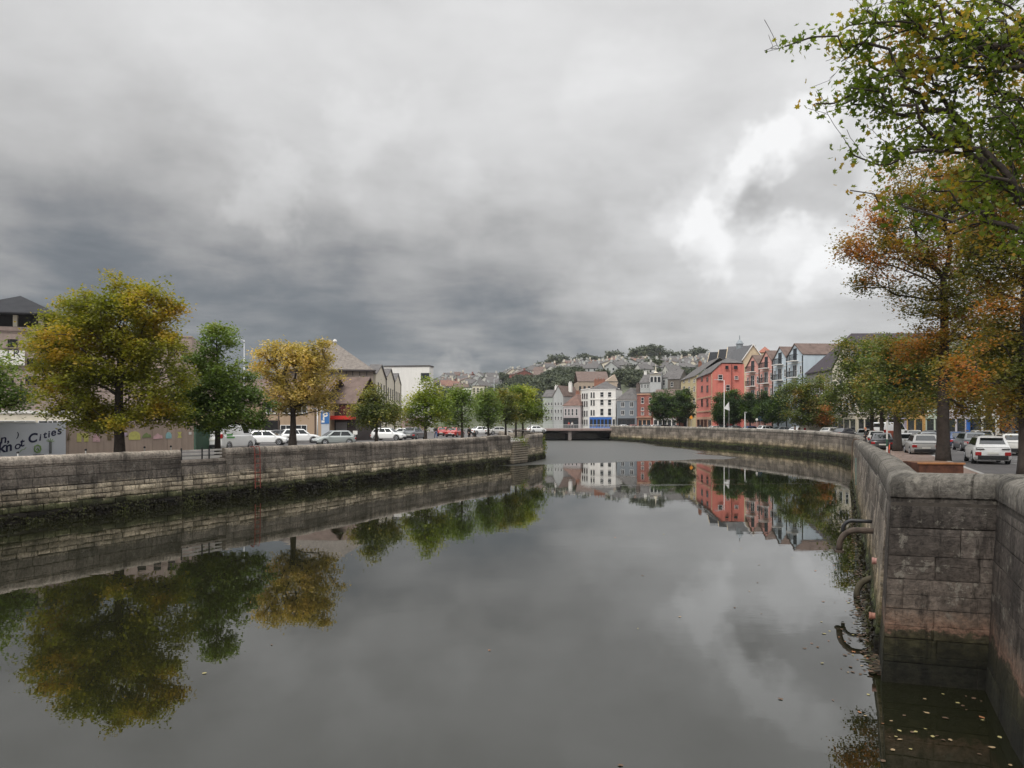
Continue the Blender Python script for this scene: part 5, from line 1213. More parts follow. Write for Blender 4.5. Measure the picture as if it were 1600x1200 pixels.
# right bank
cpx('suv', WH, 1541, 42.5, 24, 'white crossover with a black rear bumper driving away, nearest car on the right', gr, name='car')
cpx('estate', SI, 1440, 52, 22, 'silver-beige estate car with red tail lights left of the big trunk', gr)
cpx('estate', (.62,.61,.57), 1576, 53, 24, 'pale silver estate with a red tail light at the right edge, beyond the white crossover', gr)
cpx('hatch', WH, 1416, 59, 22, 'white car with yellow roof strip half hidden behind the silver-beige estate', gr)
cpx('hatch', GY, 1448, 66, 22, 'dark grey hatchback behind the silver-beige estate', gr)
cpx('hatch', BL, 1493, 66, 20, 'dark blue car just right of the big trunk', gr)
cpx('estate', GY, 1515, 60, 20, 'dark estate with a red lamp between the blue car and the white crossover', gr)
cpx('suv', SI, 1531, 68, 22, 'silver car just behind the roof of the white crossover', gr)
cpx('hatch', SI, 1425, 78, 20, 'pale car further down the right street, above the yellow-striped one', gr)
cpx('saloon', DK, 1462, 78, 70, 'black car crossing behind the big trunk', gr)
cpx('suv', DK, 1590, 70, 22, 'black car behind the pale silver estate at the right edge', gr)
cpx('estate', WH, 1350, 86, 25, 'white car under the olive trees beside the red-haired person', gr)
cpx('van', WH, 1392, 92, 60, 'white van seen between the tree trunks on the right', gr, name='van', cat='van')
cpx('hatch', SI, 1368, 72, 22, 'silver car glimpsed between the thin twin trunks', gr)
cpx('hatch', DK, 1377, 60, 24, 'black car half hidden behind the wall by the bicycle', gr)
# far right, only roofs show over the parapet
fl = [('saloon',WH,975,196,'white car at the left end of the far right wall, near the bridge'),('hatch',(.30,.10,.09),992,192,'dull red car second from the bridge over the far wall'),('saloon',GY,1010,188,'grey car in front of the brick house'),('hatch',WH,1025,184,'white car below the round green trees, left'),('estate',GY,1041,181,'grey estate below the pair of round green trees'),('saloon',SI,1058,178,'silver car below the pair of round green trees, right'),
 ('saloon',SI,1118,152,'silver car left of the lamp post over the far wall'),('saloon',DK,1136,150,'black car at the foot of the white flag'),('hatch',GY,1151,148,'grey car right of the white flag'),('hatch',BL,1175,143,'dark blue car between the flag and the blue parking sign'),('suv',WH,1200,138,'bright white car right of the blue parking sign'),('saloon',GY,1223,133,'grey car below the yellowing tree'),('saloon',WH,1248,125,'white car left of the white van over the wall'),('hatch',SI,1300,110,'silver car right of the white van over the wall'),('saloon',DK,1320,104,'dark car at the bend of the wall')]
for ty, c, px, d, lab in fl: cpx(ty, c, px, d, 75 if d > 130 else 60, lab, gf)
cpx('van', (.7,.68,.62), 1275, 117, 80, 'white van beyond the bend of the far right wall, under the yellowing tree', gf, name='van', cat='van')
# left bank
cpx('hatch', WH, 419, 74, 85, 'white hatchback between the green tree and the golden tree', gl)
cpx('suv', WH, 469, 80, 70, 'white crossover behind the golden tree trunk', gl)
cpx('saloon', DK, 442, 84, 80, 'dark car between the white hatchback and the white crossover', gl)
cpx('hatch', GY, 400, 86, 85, 'grey car behind the white hatchback', gl)
cpx('hatch', (.38,.41,.40), 522, 73, 235, 'pale grey-green car beside the parking totem', gl)
cpx('suv', WH, 607, 92, 100, 'white crossover behind the small olive tree', gl)
cpx('saloon', (.55,.56,.55), 634, 104, 95, 'pale silver car left of the grey pickup under the bright tree', gl)
cpx('suv', GY, 648, 97, 15, 'dark grey pickup seen from behind under the bright yellow-green tree', gl)
cpx('hatch', RD, 696, 118, 15, 'small red car, left of the two red cars', gl)
cpx('saloon', RD, 711, 112, 15, 'red car with bright tail lights, right of the two red cars', gl)
cpx('saloon', WH, 752, 135, 60, 'white car behind the small green trees, left of the steps', gl)
cpx('saloon', SI, 780, 128, 70, 'silver car near the steps under the green trees', gl)
cpx('hatch', WH, 838, 150, 60, 'white car by the bridge at the end of the left row', gl)
v = cpx('van', WH, 359, 62, 12, 'white van with green lettering beside the green hoarding', gl, name='van', cat='van')
gm = mat('green lettering', (.10,.38,.08), .5, 0)
body = [o for o in bpy.data.objects if o.parent == v and o.name.startswith('body')][0]
b = MB(); b.box(-1.9,-.8,-.985,-.972,1.0,1.12); b.box(-1.9,-1.1,-.985,-.972,1.2,1.34); b.build('green_marks', gm, body)

# ---------------------------------------------------------------- people
def skin_mesh(nm, verts, edges, radii, m, sub=1):
    me = bpy.data.meshes.new(nm); me.from_pydata(verts, edges, []); o = bpy.data.objects.new(nm+'_t', me); col.objects.link(o)
    sk = o.modifiers.new('s', 'SKIN'); ss = o.modifiers.new('u', 'SUBSURF'); ss.levels = sub; ss.render_levels = sub
    for v, r_ in zip(me.skin_vertices[0].data, radii): v.radius = (r_, r_); v.use_root = False
    me.skin_vertices[0].data[0].use_root = True
    dg = bpy.context.evaluated_depsgraph_get(); dg.update(); r2 = bpy.data.meshes.new_from_object(o.evaluated_get(dg)); bpy.data.objects.remove(o)
    r2.materials.clear(); r2.materials.append(m); r2.name = nm; r2.polygons.foreach_set('use_smooth', [True]*len(r2.polygons)); return r2
skin_m = mat('skin', (.52,.33,.25), .6, 0)
def person(px, d, face, label, top_c, leg_c, hair_c, pose='stand', group='people on the quays', z=GZ, tx=None, h=1.72):
    k = h/1.75; X, Y = tx or ((px-CX)*d/F, d); root = empty('person', (X, Y, z), R(face), label, 'person', group)
    st = {'stand': (.0,.0,.0), 'walk': (.28,-.25,.2), 'sit': (0,0,0), 'lean': (.05,-.05,.1)}[pose]
    hip, sh = (.93*k, 1.43*k); bend = .03
    if pose == 'sit': hip = .46; sh = hip+.5
    J = {'pel': (0,0,hip), 'bel': (0,-.01,hip+.18*k), 'chest': (0,-bend,sh-.12), 'neck': (0,-bend,sh+.05), 'head': (0,-bend-.02,sh+.17), 'crown': (0,-bend-.01,sh+.27)}
    V = [J['pel'], J['bel'], J['chest'], J['neck'], J['head'], J['crown'], (0,-bend-.09,sh+.145)]; E = [(0,1),(1,2),(2,3),(3,4),(4,5),(4,6)]; Rr = [.13,.12,.13,.055,.088,.06,.03]
    top = [(0,0,hip), J['bel'], J['chest'], (0,-bend,sh)]; tE = [(0,1),(1,2),(2,3)]; tR = [.15,.145,.155,.09]
    leg = [(0,0,hip+.03)]; lE = []; lR = [.145]; shoes = MB()
    for s in (-1, 1):
        sw = st[0]*s*(1 if pose == 'walk' else .3)
        i = len(V)
        if pose == 'sit': kn, an = (s*.12,-.42,hip), (s*.13,-.45,.09)
        else: kn, an = (s*.1,-sw*.5-.03,.5*k), (s*.11,-sw+.02,.08)
        V += [(s*.09,0,hip-.05), kn, an]; E += [(0,i),(i,i+1),(i+1,i+2)]; Rr += [.10,.06,.042]
        j = len(leg); leg += [(s*.09,0,hip-.05), kn, an]; lE += [(0,j),(j,j+1),(j+1,j+2)]; lR += [.115,.078,.065]
        shoes.tube([(an[0],an[1]+.06,.045),(an[0],an[1]-.06,.055),(an[0],an[1]-.19,.04)], [.045,.05,.035], 8)
        i = len(V); e = (s*.24,-sw*-.3-.02,sh-.36*k); ha = (s*.23,-.12+sw*.5,sh-.58*k)
        if pose in ('sit','lean'): ha = (s*.1,-.28,sh-.42)
        V += [(s*.18,-bend,sh-.03), e, ha]; E += [(2,i),(i,i+1),(i+1,i+2)]; Rr += [.06,.042,.03]
        j = len(top); top += [(s*.18,-bend,sh-.03), e, (e[0]*.1+ha[0]*.9, e[1]*.1+ha[1]*.9, e[2]*.1+ha[2]*.9)]; tE += [(2,j),(j,j+1),(j+1,j+2)]; tR += [.082,.06,.045]
        b0 = len(V); V.append((ha[0],ha[1]-.02,ha[2]-.07)); E.append((i+2,b0)); Rr.append(.034)
        for f in range(5):
            fx = (f-2)*.018; ln = (.045,.07,.08,.075,.055)[f]; V.append((ha[0]+(-.05*s if f == 0 else 0), ha[1]+fx-.03, ha[2]-.085-ln)); E.append((b0, len(V)-1)); Rr.append(.009)
    link('body', skin_mesh('body', V, E, Rr, skin_m), root)
    link('jacket', skin_mesh('jacket', top, tE, tR, mat('cloth '+str(top_c), top_c, .9, .1, 6)), root)
    link('trousers', skin_mesh('trousers', leg, lE, lR, mat('cloth '+str(leg_c), leg_c, .9, .1, 6)), root)
    hb = MB(); c = (0, -bend+.0, sh+.205); hb.lathe([(.02,.115),(.06,.10),(.093,.05),(.1,-.0),(.092,-.06),(.07,-.09)], 12, c); hr_ = hb.build('hair', mat('hair '+str(hair_c), hair_c, .8, .15, 20), root, smooth=True)
    hr_.location.y += .022
    fb = MB()
    for s in (-1, 1): fb.lathe([(.001,-.009),(.009,0),(.001,.009)], 6, (s*.032, -bend-.105, sh+.18))
    fb.box(-.024, .024, -bend-.112, -bend-.098, sh+.105, sh+.113); fb.build('face', mat('eye and lip colour', (.12,.05,.04), .6, 0), root)
    sb = shoes.build('shoes', mat('black leather', (.02,.018,.017), .6, 0), root, smooth=True)
    return root
person(681, 104, 20, 'person in a dark jacket and blue trousers walking on the left quay', (.02,.02,.03), (.05,.09,.20), (.04,.03,.02), 'walk')
person(733, 92, 30, 'person in black standing left of the crouching companion by the dark green tree', (.025,.022,.025), (.02,.02,.022), (.03,.02,.015), 'stand')
person(741.5, 91, -30, 'smaller person in black sitting right of the standing one by the dark green tree', (.02,.02,.022), (.02,.02,.022), (.05,.03,.02), 'sit')
MB().box(-.3,.3,-.1,.35,0,.43).build('stone_block', kerbm, None, loc=(-58.5*91/F, 91.1, GZ+.12)); tag(bpy.data.objects['stone_block'], 'low granite block the smaller person in black sits on', 'block')
person(1352, 66, 60, 'red-haired person in a dark waistcoat behind the wall at the bend', (.03,.03,.03), (.03,.03,.04), (.40,.14,.06), 'stand', z=GZ+.12)
person(1242, 118, 60, 'person in a peach top behind the far right wall', (.5,.28,.2), (.1,.1,.12), (.08,.04,.02), 'stand', z=GZ+.12)
for i, (px, lab, c) in enumerate([(889,'person in red on the far bridge, left','x'),(894,'person in white on the far bridge, beside the one in red','x'),(1094,'dark-clothed person by the far wall, right of the yellow sign','x'),(1150,'pale-haired person in front of the red shop','x')]):
    person(px, [192,191,160,150][i], 0, lab, [(.45,.08,.07),(.7,.68,.65),(.04,.04,.05),(.2,.18,.17)][i], (.05,.05,.07), [(.05,.03,.02),(.05,.03,.02),(.03,.02,.02),(.5,.4,.3)][i], 'walk', z=[2.95,2.95,GZ+.12,GZ+.12][i])

# ---------------------------------------------------------------- bridge
br = empty('bridge', (7, 184, 0), 0, 'low flat concrete road bridge with pale railing crossing the river in the middle distance', 'bridge')
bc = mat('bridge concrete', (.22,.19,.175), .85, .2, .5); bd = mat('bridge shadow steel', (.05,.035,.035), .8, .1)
MB().box(-3.5, 19.5, 0, 20, 2.3, 2.86).build('deck', bc, br); MB().box(-3.5, 19.5, -.25, .0-.003, 2.45, 2.95).build('fascia', mat('pink grey fascia', (.30,.22,.20), .85, .15), br)
for x in (-3.4, 7.6): 
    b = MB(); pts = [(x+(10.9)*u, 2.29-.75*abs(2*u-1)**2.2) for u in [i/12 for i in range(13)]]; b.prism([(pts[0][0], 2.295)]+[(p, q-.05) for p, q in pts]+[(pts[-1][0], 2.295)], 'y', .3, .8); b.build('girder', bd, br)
MB().box(7.1, 7.9, .2, 13, -1, 2.28).build('pier', bc, br)
b = MB(); 
for k in range(58): x = -3.3+k*.4; b.box(x-.02, x+.02, -.18, -.14, 2.951, 3.85)
b.box(-3.5, 19.5, -.2, -.12, 3.851, 3.93); b.build('railing', mat('pale railing', (.55,.55,.54), .5, 0), br)
b = MB()
for k in range(58): x = -3.3+k*.4; b.box(x-.02, x+.02, 13.6, 13.64, 2.861, 3.8)
b.box(-3.5, 19.5, 13.58, 13.66, 3.801, 3.88); b.build('railing', mat('pale railing', (.55,.55,.54), .5, 0), br)
tag(MB().box(-4, 30, 206, 207, -1, GZ+.05).build('shade_backing_wall', mat('shade backing stone', (.04,.035,.03), .9, .3)), 'added dark wall closing the view under the far bridge, its colour standing for shade', 'wall')  # added dark backing wall, stands in for the shade under the deck
# road sheet beyond bridge
tag(MB().box(-60, 60, 205, 207, GZ, GZ+.12).build('pavement', mat('grey paving', (.25,.235,.22), .9, .2, .6)), kind='structure')

# ---------------------------------------------------------------- hoarding, banner, booth
hd0 = Vector(XY(-90, 44)); hd1 = Vector(XY(303, 58)); hu = (hd1-hd0).normalized(); hl = (hd1-hd0).length; hn = Vector((hu.y, -hu.x))
ply = mat('plywood hoarding', (.40,.31,.255), .85, .16, .7, streak=True)
ho = empty('hoarding', (hd0.x, hd0.y, GZ), math.atan2(hu.y, hu.x), 'long plywood hoarding of upright boards with small coloured pictures, behind the big autumn tree', 'hoarding')
def hloc(px, py):
    r_ = Vector(((px-CX)/F, 1)); k = hd0.dot(hn)/r_.dot(hn); q = r_*k; return (q-hd0).dot(hu), Zat(py, q.y)-GZ
xb, _ = hloc(101, 680); b = MB(); x = 0; i = 0
while x < hl:
    x1_ = min(hl, x+1.2); b.box(x+.008, x1_-.008, (i % 3)*.006, .05, -.1, 2.16+.02*(i % 2)); x = x1_; i += 1
b.build('boards', ply, ho)
MB().box(0, hl, -.02, .06, 2.2, 2.27).build('top_rail', mat('weathered timber', (.30,.23,.18), .9, .2), ho)
MB().box(0, hl, -.05, -.003, .02, .16).build('bottom_rail', mat('weathered timber', (.30,.23,.18), .9, .2), ho)
pc = {'y': mat('yellow picture paint', (.55,.52,.16), .8, .15, 4), 'p': mat('pink picture paint', (.62,.40,.42), .8, .15, 4), 'g': mat('green picture paint', (.20,.25,.10), .8, .2, 4), 'b': mat('brown picture paint', (.16,.12,.06), .8, .2, 4), 't': mat('teal picture paint', (.28,.48,.50), .8, .15, 4), 'w': white_p, 'm': mat('mauve picture paint', (.45,.35,.45), .8, .1, 4)}
def pic(a, c, d, e, k, shape='rect'):
    x0, z1 = hloc(a, c); x1, z0 = hloc(d, e); b = MB(); xm = (x0+x1)/2; w_ = x1-x0; h_ = z1-z0
    if shape == 'rect': b.box(x0, x1, -.02, -.004, z0, z1)
    elif shape == 'arch': b.prism([(x0,z0),(x1,z0),(x1,z0+h_*.5)]+[(xm+w_/2*math.cos(R(q)), z0+h_*.5+h_*.5*math.sin(R(q))) for q in (30,60,90,120,150)]+[(x0,z0+h_*.5)], 'y', -.02, -.004)
    elif shape == 'block': b.box(x0, x0+w_*.38, -.02, -.004, z0, z0+h_*.7); b.box(x0+w_*.62, x1, -.02, -.004, z0, z0+h_*.7); b.box(x0, x1, -.02, -.004, z0+h_*.7+.001, z1)
    elif shape == 'tree':
        for q in range(4): b.prism([(xm-w_*(.5-.1*q), z0+h_*(.25*q)), (xm, z0+h_*(.25*q+.12)), (xm+w_*(.5-.1*q), z0+h_*(.25*q)), (xm, z0+h_*(.25*q+.26))], 'y', -.02-.001*q, -.004)
        b.box(xm-.03, xm+.03, -.026, -.004, z0, z1)
    elif shape == 'waist': b.prism([(x0,z0),(x1,z0),(xm+w_*.2,z0+h_*.5),(x1,z1),(x0,z1),(xm-w_*.2,z0+h_*.5)], 'y', -.02, -.004)
    elif shape == 'blob': b.prism([(x0,z0),(x1,z0+h_*.1),(x1-w_*.05,z0+h_*.6),(xm+w_*.2,z0+h_*.7),(xm,z1),(xm-w_*.25,z0+h_*.75),(x0+w_*.05,z0+h_*.4)], 'y', -.02, -.004)
    return b.build('picture', pc[k], ho)
for a in [(103,678,111,688,'b','tree'),(120,677,138,690,'y','block'),(145,677,156,690,'p','arch'),(168,679,174,688,'b','rect'),(194,676,199,682,'m','arch'),(201,674,219,687,'y','arch'),(222,676,236,684,'g','blob'),(239,677,254,686,'p','blob'),(259,675,268,685,'t','arch'),(277,675,284,684,'y','waist'),(295,675,299,679,'w','rect')]: pic(*a)
# banner fixed on the hoarding
x0, _ = hloc(-60, 664); bn = empty('banner', tuple((hd0+hn*.1).to_3d()+Vector((0,0,GZ))), math.atan2(hu.y, hu.x), 'pale blue-grey banner with hand-lettered words knot Cities and small drawings, at the left edge', 'banner')
_, zt_ = hloc(50, 664.5); x1, _ = hloc(101, 664); bp_ = mat('pale blue banner', (.58,.60,.65), .6, .05, .5)
MB().box(x0, x1, -.05, .0, .05, 2.3).build('sheet', bp_, bn); MB().box(x0-.02, x1-(hloc(101,664)[0]-hloc(55,664)[0]), -.08, .03, 2.301, 2.37).build('top_rail', white_p, bn)
navy = mat('navy paint', (.012,.014,.06), .6, 0)
k_ = (hloc(90,680)[0]-hloc(50,680)[0])/40
def let(s, px, py, size, rz=14, b_=.012):
    x, z = hloc(px, py); return text_mesh('lettering', s, size*k_*1.62, navy, parent=bn, loc=(x, -.055, z), rot=(R(90), R(-rz), 0), shear=.25, bold=b_)
let('C', 41.5, 692, 12.5, 8, .025); let('i', 59, 688.5, 9.5, 8, .015); let('t', 66, 685, 10, 12, .015); let('i', 73, 683.5, 9.5, 12, .015); let('e', 77.5, 681.5, 11, 10, .015); let('s', 87.5, 679, 12, 10, .015)
let('n', 6.5, 706, 13, 14, .025); let('o', 20.5, 702.5, 11, 10, .01); let('t', 29, 698, 12, 8, .015); let('n,', -2, 693, 12, 8, .015); let('k', -6, 708, 15, 8, .02); let(')', 24, 683, 7, 8, .01)
def drw(nm, pts, r_, m): 
    b = MB(); b.tube([(hloc(*p)[0], -.055, hloc(*p)[1]) for p in pts], r_, 5); b.build(nm, m, bn)
gd = mat('green drawing ink', (.22,.34,.12), .7, 0)
drw('drawing', [(52,702),(53,697),(57,695),(61,697),(62,702),(60,706),(56,707),(53,705),(52,702)], .05, gd); drw('drawing', [(55,703),(57,700),(59,703),(57,705)], .04, gd)
drw('drawing', [(77,708),(77,692),(77.5,690)], .09, mat('trunk drawing ink', (.16,.17,.17), .7, 0)); 
for dx, dy in ((-6,-3),(-4,-5),(4,-5),(6,-2),(0,-6)): drw('drawing', [(77,691),(77+dx,691+dy)], .02, gd)
drw('drawing', [(29,706),(32,703),(36,702),(39,699)], .02, gd)
b = MB(); x, z = hloc(50.5, 711.5)
for q in range(8): b.box(x+q*k_*2.1, x+q*k_*2.1+k_*1.5, -.056, -.051, z, z+k_*1.2)
b.build('small_print', navy, bn)
# green booth
bx = Bld('green_booth', 'dark green plain hoarding box behind the green conical tree', 306, 58.5, 353.5, 61, None, GZ, 'booth')
_, z = bx.loc(330, 665); gm2 = mat('dark green paint', (.04,.085,.055), .6, .12, .7, streak=True); bx.wall(z, 3, gm2); x, _ = bx.loc(336, 680); bx.box('panel_joint', x-.03, x+.03, -.03, -.003, 0, z, mat('dark green edge', (.02,.045,.03), .7, 0)); bx.box('cap', -.05, bx.w+.05, -.05, 3, z+.002, z+.06, mat('dark green edge', (.02,.045,.03), .7, 0))

# ---------------------------------------------------------------- street furniture
# parking totem
T = W(508.5, 658, 79); tr_ = empty('parking_sign', (T.x, T.y, GZ), R(-4), 'tall pale totem with a blue panel and white letter P, left of the red canopy', 'sign')
zt = Zat(634, 79)-GZ; MB().box(-.42, .42, -.12, .12, 0, zt).build('pillar', mat('pale grey panel', (.50,.53,.57), .5, .05), tr_)
z0, z1 = Zat(662, 79)-GZ, Zat(643, 79)-GZ; pb = MB().box(-.45, .45, -.16, -.121, z0, z1).build('panel', mat('sign blue', (.04,.16,.42), .5, 0), tr_)
text_mesh('lettering', 'P', 1.15, white_p, parent=pb, loc=(-.28, -.165, z0+.42), bold=.03); MB().box(-.38, -.05, -.165, -.1605, z0+.12, z0+.34).build('white_marks', white_p, pb)
MB().box(-.5, -.42, -.1, .1, z1-.3, z1+.2).build('lamp', white_p, tr_)
def lamp(px, ytop, d, arm, label, g='street lamps', z=GZ, r_=.07, c=None, ybase=None):
    X, Y = XY(px, d); h = Zat(ytop, d)-z; e = empty('street_lamp', (X, Y, z), 0, label, 'street lamp', g); m = c or steel
    MB().tube([(0,0,0),(0,0,.9),(0,0,h)], [r_*1.5, r_*1.2, r_*.7], 8).build('pole', m, e, smooth=True)
    if arm: MB().tube([(0,0,h-.1),(arm*.5,0,h+.12),(arm,0,h+.1)], .04, 6).build('arm', m, e)
    MB().box(arm-.35 if arm < 0 else arm-.1, arm+.1 if arm < 0 else arm+.35, -.12, .12, h+.05, h+.16).build('lamp_head', mat('lamp head', (.45,.46,.47), .4, 0), e)
    return e
lamp(381.5, 531, 76, -1.2, 'tall grey street lamp behind the green and golden trees')
lamp(496, 640, 84, -.3, 'short grey pole beside the parking totem')
lamp(772, 593, 150, .2, 'tall pale lamp mast rising above the left-bank trees')
lamp(1131.5, 594, 148, -1.6, 'white lamp post with a bracket arm in front of the coral red house', c=mat('white pole', (.72,.72,.70), .5, .05))
lamp(392, 655, 66, 0, 'slim pole with a lamp beside the white hatchback', r_=.04)
lamp(30, 487, 95, -.6, 'small grey lamp in front of the dark hipped roof pavilion, far left')
lamp(957, 630, 200, -.5, 'slim pale lamp post in front of the white corner building')
lamp(1164, 645, 138, 0, 'short black and white banded post in front of the dark green trees', c=mat('banded post', (.55,.55,.54), .5, 0), r_=.09)
# flag
X, Y = XY(1139, 146); e = empty('flag', (X, Y, GZ), 0, 'white triangular flag on a slim pole before the dark green trees', 'flag')
h = Zat(628, 146)-GZ; MB().tube([(0,0,0),(0,0,h)], .05, 6).build('pole', steel, e)
b = MB(); b.add([(0,-.02,h),(-1.05,.03,h-1.3),(.15,-.02,h-1.75),(0,.02,h),(-1.05,.06,h-1.3),(.15,.02,h-1.75)], [(0,1,2),(3,5,4),(0,1,4,3),(1,2,5,4),(2,0,3,5)]); b.build('cloth', mat('white flag cloth', (.75,.75,.74), .9, 0), e)
# signs
def sign(px, d, ytop, ybot, wpx, label, m, shape='rect', txt=None, z=GZ, name='road_sign'):
    X, Y = XY(px, d); z1, z0 = Zat(ytop, d)-z, Zat(ybot, d)-z; w_ = wpx*d/F/2; e = empty(name, (X, Y, z), 0, label, 'sign', 'road signs')
    MB().tube([(0,.04,0),(0,.04,z1)], .04, 6).build('post', steel, e); b = MB(); zm = (z0+z1)/2
    if shape == 'diamond': b.prism([(0,z0),(w_,zm),(0,z1),(-w_,zm)], 'y', -.02, 0)
    elif shape == 'round': b.prism([(w_*math.cos(R(a)), zm+w_*math.sin(R(a))) for a in range(0, 360, 30)], 'y', -.02, 0)
    else: b.box(-w_, w_, -.02, 0, z0, z1)
    p = b.build('panel', m, e)
    if txt: text_mesh('lettering', txt, (z1-z0)*.8, white_p, parent=p, loc=(-w_*.45, -.026, z0+(z1-z0)*.2), bold=.01)
    return e
sign(1080, 165, 649, 655.5, 6, 'orange diamond warning sign between the round trees and the red house', mat('sign orange', (.75,.30,.03), .5, 0), 'diamond')
sign(1188, 140, 650, 657, 6.5, 'blue parking sign with a white P in front of the dark green trees', mat('sign blue', (.04,.16,.42), .5, 0), txt='P')
sign(1182.5, 139, 653.5, 657.5, 4, 'small white round sign on a banded post, left of the blue parking sign', white_p, 'round')
sign(555, 86, 673, 679, 7, 'small white notice panel with dark text bars by the red canopy', white_p)
sign(801.5, 125, 660, 664, 3, 'small pale sign by the stone steps', white_p, 'round')
# posts with dark balls along the left hoarding
for i, (px, lab) in enumerate([(28,'white post with a dark ball top below the word knot on the banner'),(134,'white post with a dark ball top left of the big trunk'),(226,'white post with a dark ball top, first right of the big trunk'),(267,'white post with a dark ball top near the pale railing')]):
    d = 38.5+px*.03; X, Y = XY(px, d); e = empty('bollard', (X, Y, GZ+.1), 0, lab, 'bollard', 'bollards behind the left parapet'); zb = Zat([707,703,699,697.5][i], d)-GZ-.1
    MB().tube([(0,0,0),(0,0,zb-.05)], .035, 8).build('post', white_p, e); MB().lathe([(.01,-.07),(.055,-.04),(.07,0),(.055,.04),(.01,.07)], 10, (0,0,zb)).build('ball', iron, e, smooth=True)
# pale railing in the gap
pA = Vector(cut(LB, 42.4, 45.2)[0]); pB = Vector(cut(LB, 42.4, 45.2)[-1]); du = (pB-pA); Lr = du.length
e = empty('railing', (pA.x, pA.y, 2.55), math.atan2(du.y, du.x), 'pale three-bar railing with dark posts closing the low gap in the left quay wall', 'railing')
for k in range(3): MB().box(.1, Lr-.1, .22, .28, .06+k*.2, .16+k*.2).build('rail', mat('pale timber rail', (.50,.47,.43), .8, .15, 2), e)
for x in (.15, Lr*.5, Lr*.66): MB().box(x-.03, x+.03, .16, .219, -.02, .68).build('post', iron, e)
# red ladder on the left wall
def on_wall(pts, px):
    for a, c in zip(pts, pts[1:]):
        if a[1] < 5 or c[1] < 5: continue
        xa, xc = CX+F*a[0]/a[1], CX+F*c[0]/c[1]
        if a[1] > 5 and min(xa, xc) <= px <= max(xa, xc):
            for i in range(200):
                u = i/200; q = (a[0]+(c[0]-a[0])*u, a[1]+(c[1]-a[1])*u)
                if (CX+F*q[0]/q[1]-px)*(xa-px) <= 0: return Vector(q), (Vector(c)-Vector(a)).normalized()
def ladder(pts, px, side, z0, z1, m, label, w_=.4, n=9, so=.22, px_on=None):
    q, u = on_wall(pts, px); e = empty('ladder', (q.x, q.y, 0), math.atan2(u.y, u.x), label, 'ladder', None); o = -side*so
    for x in (-w_/2, w_/2): MB().tube([(x, -side*-.25, z1+.02), (x, o*.5, z1+.08), (x, o*.95, z1-.25), (x, o*1.15, z0)], .03, 6).build('side_rail', m, e)
    for k in range(n): z = z0+(z1-.3-z0)*(k+.5)/n; MB().tube([(-w_/2, o*(1.13-.15*z/4), z), (w_/2, o*(1.13-.15*z/4), z)], .018, 5).build('rung', m, e)
ladder(LB, 398, 1, .5, 3.12, mat('red ladder paint', (.24,.05,.035), .7, .3, 3), 'red painted ladder fixed to the left quay wall below the green conical tree', .42, 8)
ladder(RB[6:12], 1337, -1, .8, 3.5, mat('rusty ladder iron', (.13,.085,.06), .8, .3, 3), 'rusty ladder with pale green rungs on the right quay wall near the bend', .5, 8)
# grey-green gauge board beside it
q, u = on_wall(RB[6:12], 1344); n_ = Vector((-u.y, u.x)); e = MB().box(-.06, .06, -.03, .03, 1.5, 2.9).build('gauge_board', mat('pale green board', (.12,.17,.145), .8, .4, 3)); e.location = (q.x+n_.x*.2, q.y+n_.y*.2, 0); e.rotation_euler[2] = math.atan2(u.y, u.x); tag(e, 'pale green upright board on the right quay wall beside the rusty ladder', 'board')
# drainage pipes out of the right wall
wn_ = Vector((-.912, .41, 0)); iron_p = mat('rusty cast iron', (.075,.055,.042), .85, .35, 5, bump=.3)
def pipe(y, z, reach, drop, r_, label, m=iron_p, flange=True):
    k = (y-13.66)/(21.2-13.66); base = Vector((7+3.5*k, y, z))-wn_*.15; pts = []
    base = base+wn_*(.2*(3.4-z)/3.4)
    for i in range(9):
        a = R(90*i/8); pts.append(base+wn_*(reach-drop*.8+drop*.8*math.sin(a))+Vector((0,0,-drop*.8*(1-math.cos(a)))))
    pts = [base, base+wn_*(reach-drop*.8)*.6]+pts+[pts[-1]+Vector((0,0,-drop*.2))]
    e = empty('drain_pipe', tuple(base), 0, label, 'pipe', 'pipes sticking out of the right quay wall'); P = [p-base for p in pts]
    MB().tube(P, r_, 12).build('tube', m, e, smooth=True)
    if flange: MB().tube([P[-1], P[-1]-Vector((0,0,.06))], r_*1.6, 14).build('flange', m, e); MB().tube([P[1], P[1]+wn_*.12], r_*1.15, 12).build('collar', m, e)
    return e
pipe(20.6, 1.72, 1.02, .6, .082, 'big curved rusty drain pipe with a flange, pointing down above the water')
pipe(22.3, 1.75, .95, .35, .055, 'thin curved black pipe just above the big rusty one', iron, False)
pipe(19.9, .55, .5, .6, .085, 'lower mossy curved pipe going down into the water', mat('mossy iron', (.06,.05,.03), .9, .3, 5), False)
def stub(y, z, r_, ln, label, m):
    k = (y-13.66)/(21.2-13.66); base = Vector((7+3.5*k, y, z))+wn_*(.2*(3.4-z)/3.4); e = empty('pipe_stub', tuple(base), 0, label, 'pipe', 'pipes sticking out of the right quay wall')
    MB().tube([-wn_*.1, wn_*ln], r_, 12).build('tube', m, e, smooth=True); MB().tube([wn_*(ln-.03), wn_*(ln+.015)], r_*1.12, 12).build('cap', m, e)
stub(17.3, 1.5, .075, .08, 'short pink plastic pipe end in the right quay wall', mat('pink plastic', (.36,.18,.15), .5, .1, 3))
stub(15.7, .62, .07, .12, 'short orange clay pipe end low on the right quay wall near the corner', mat('orange clay pipe', (.28,.12,.08), .6, .1, 3))
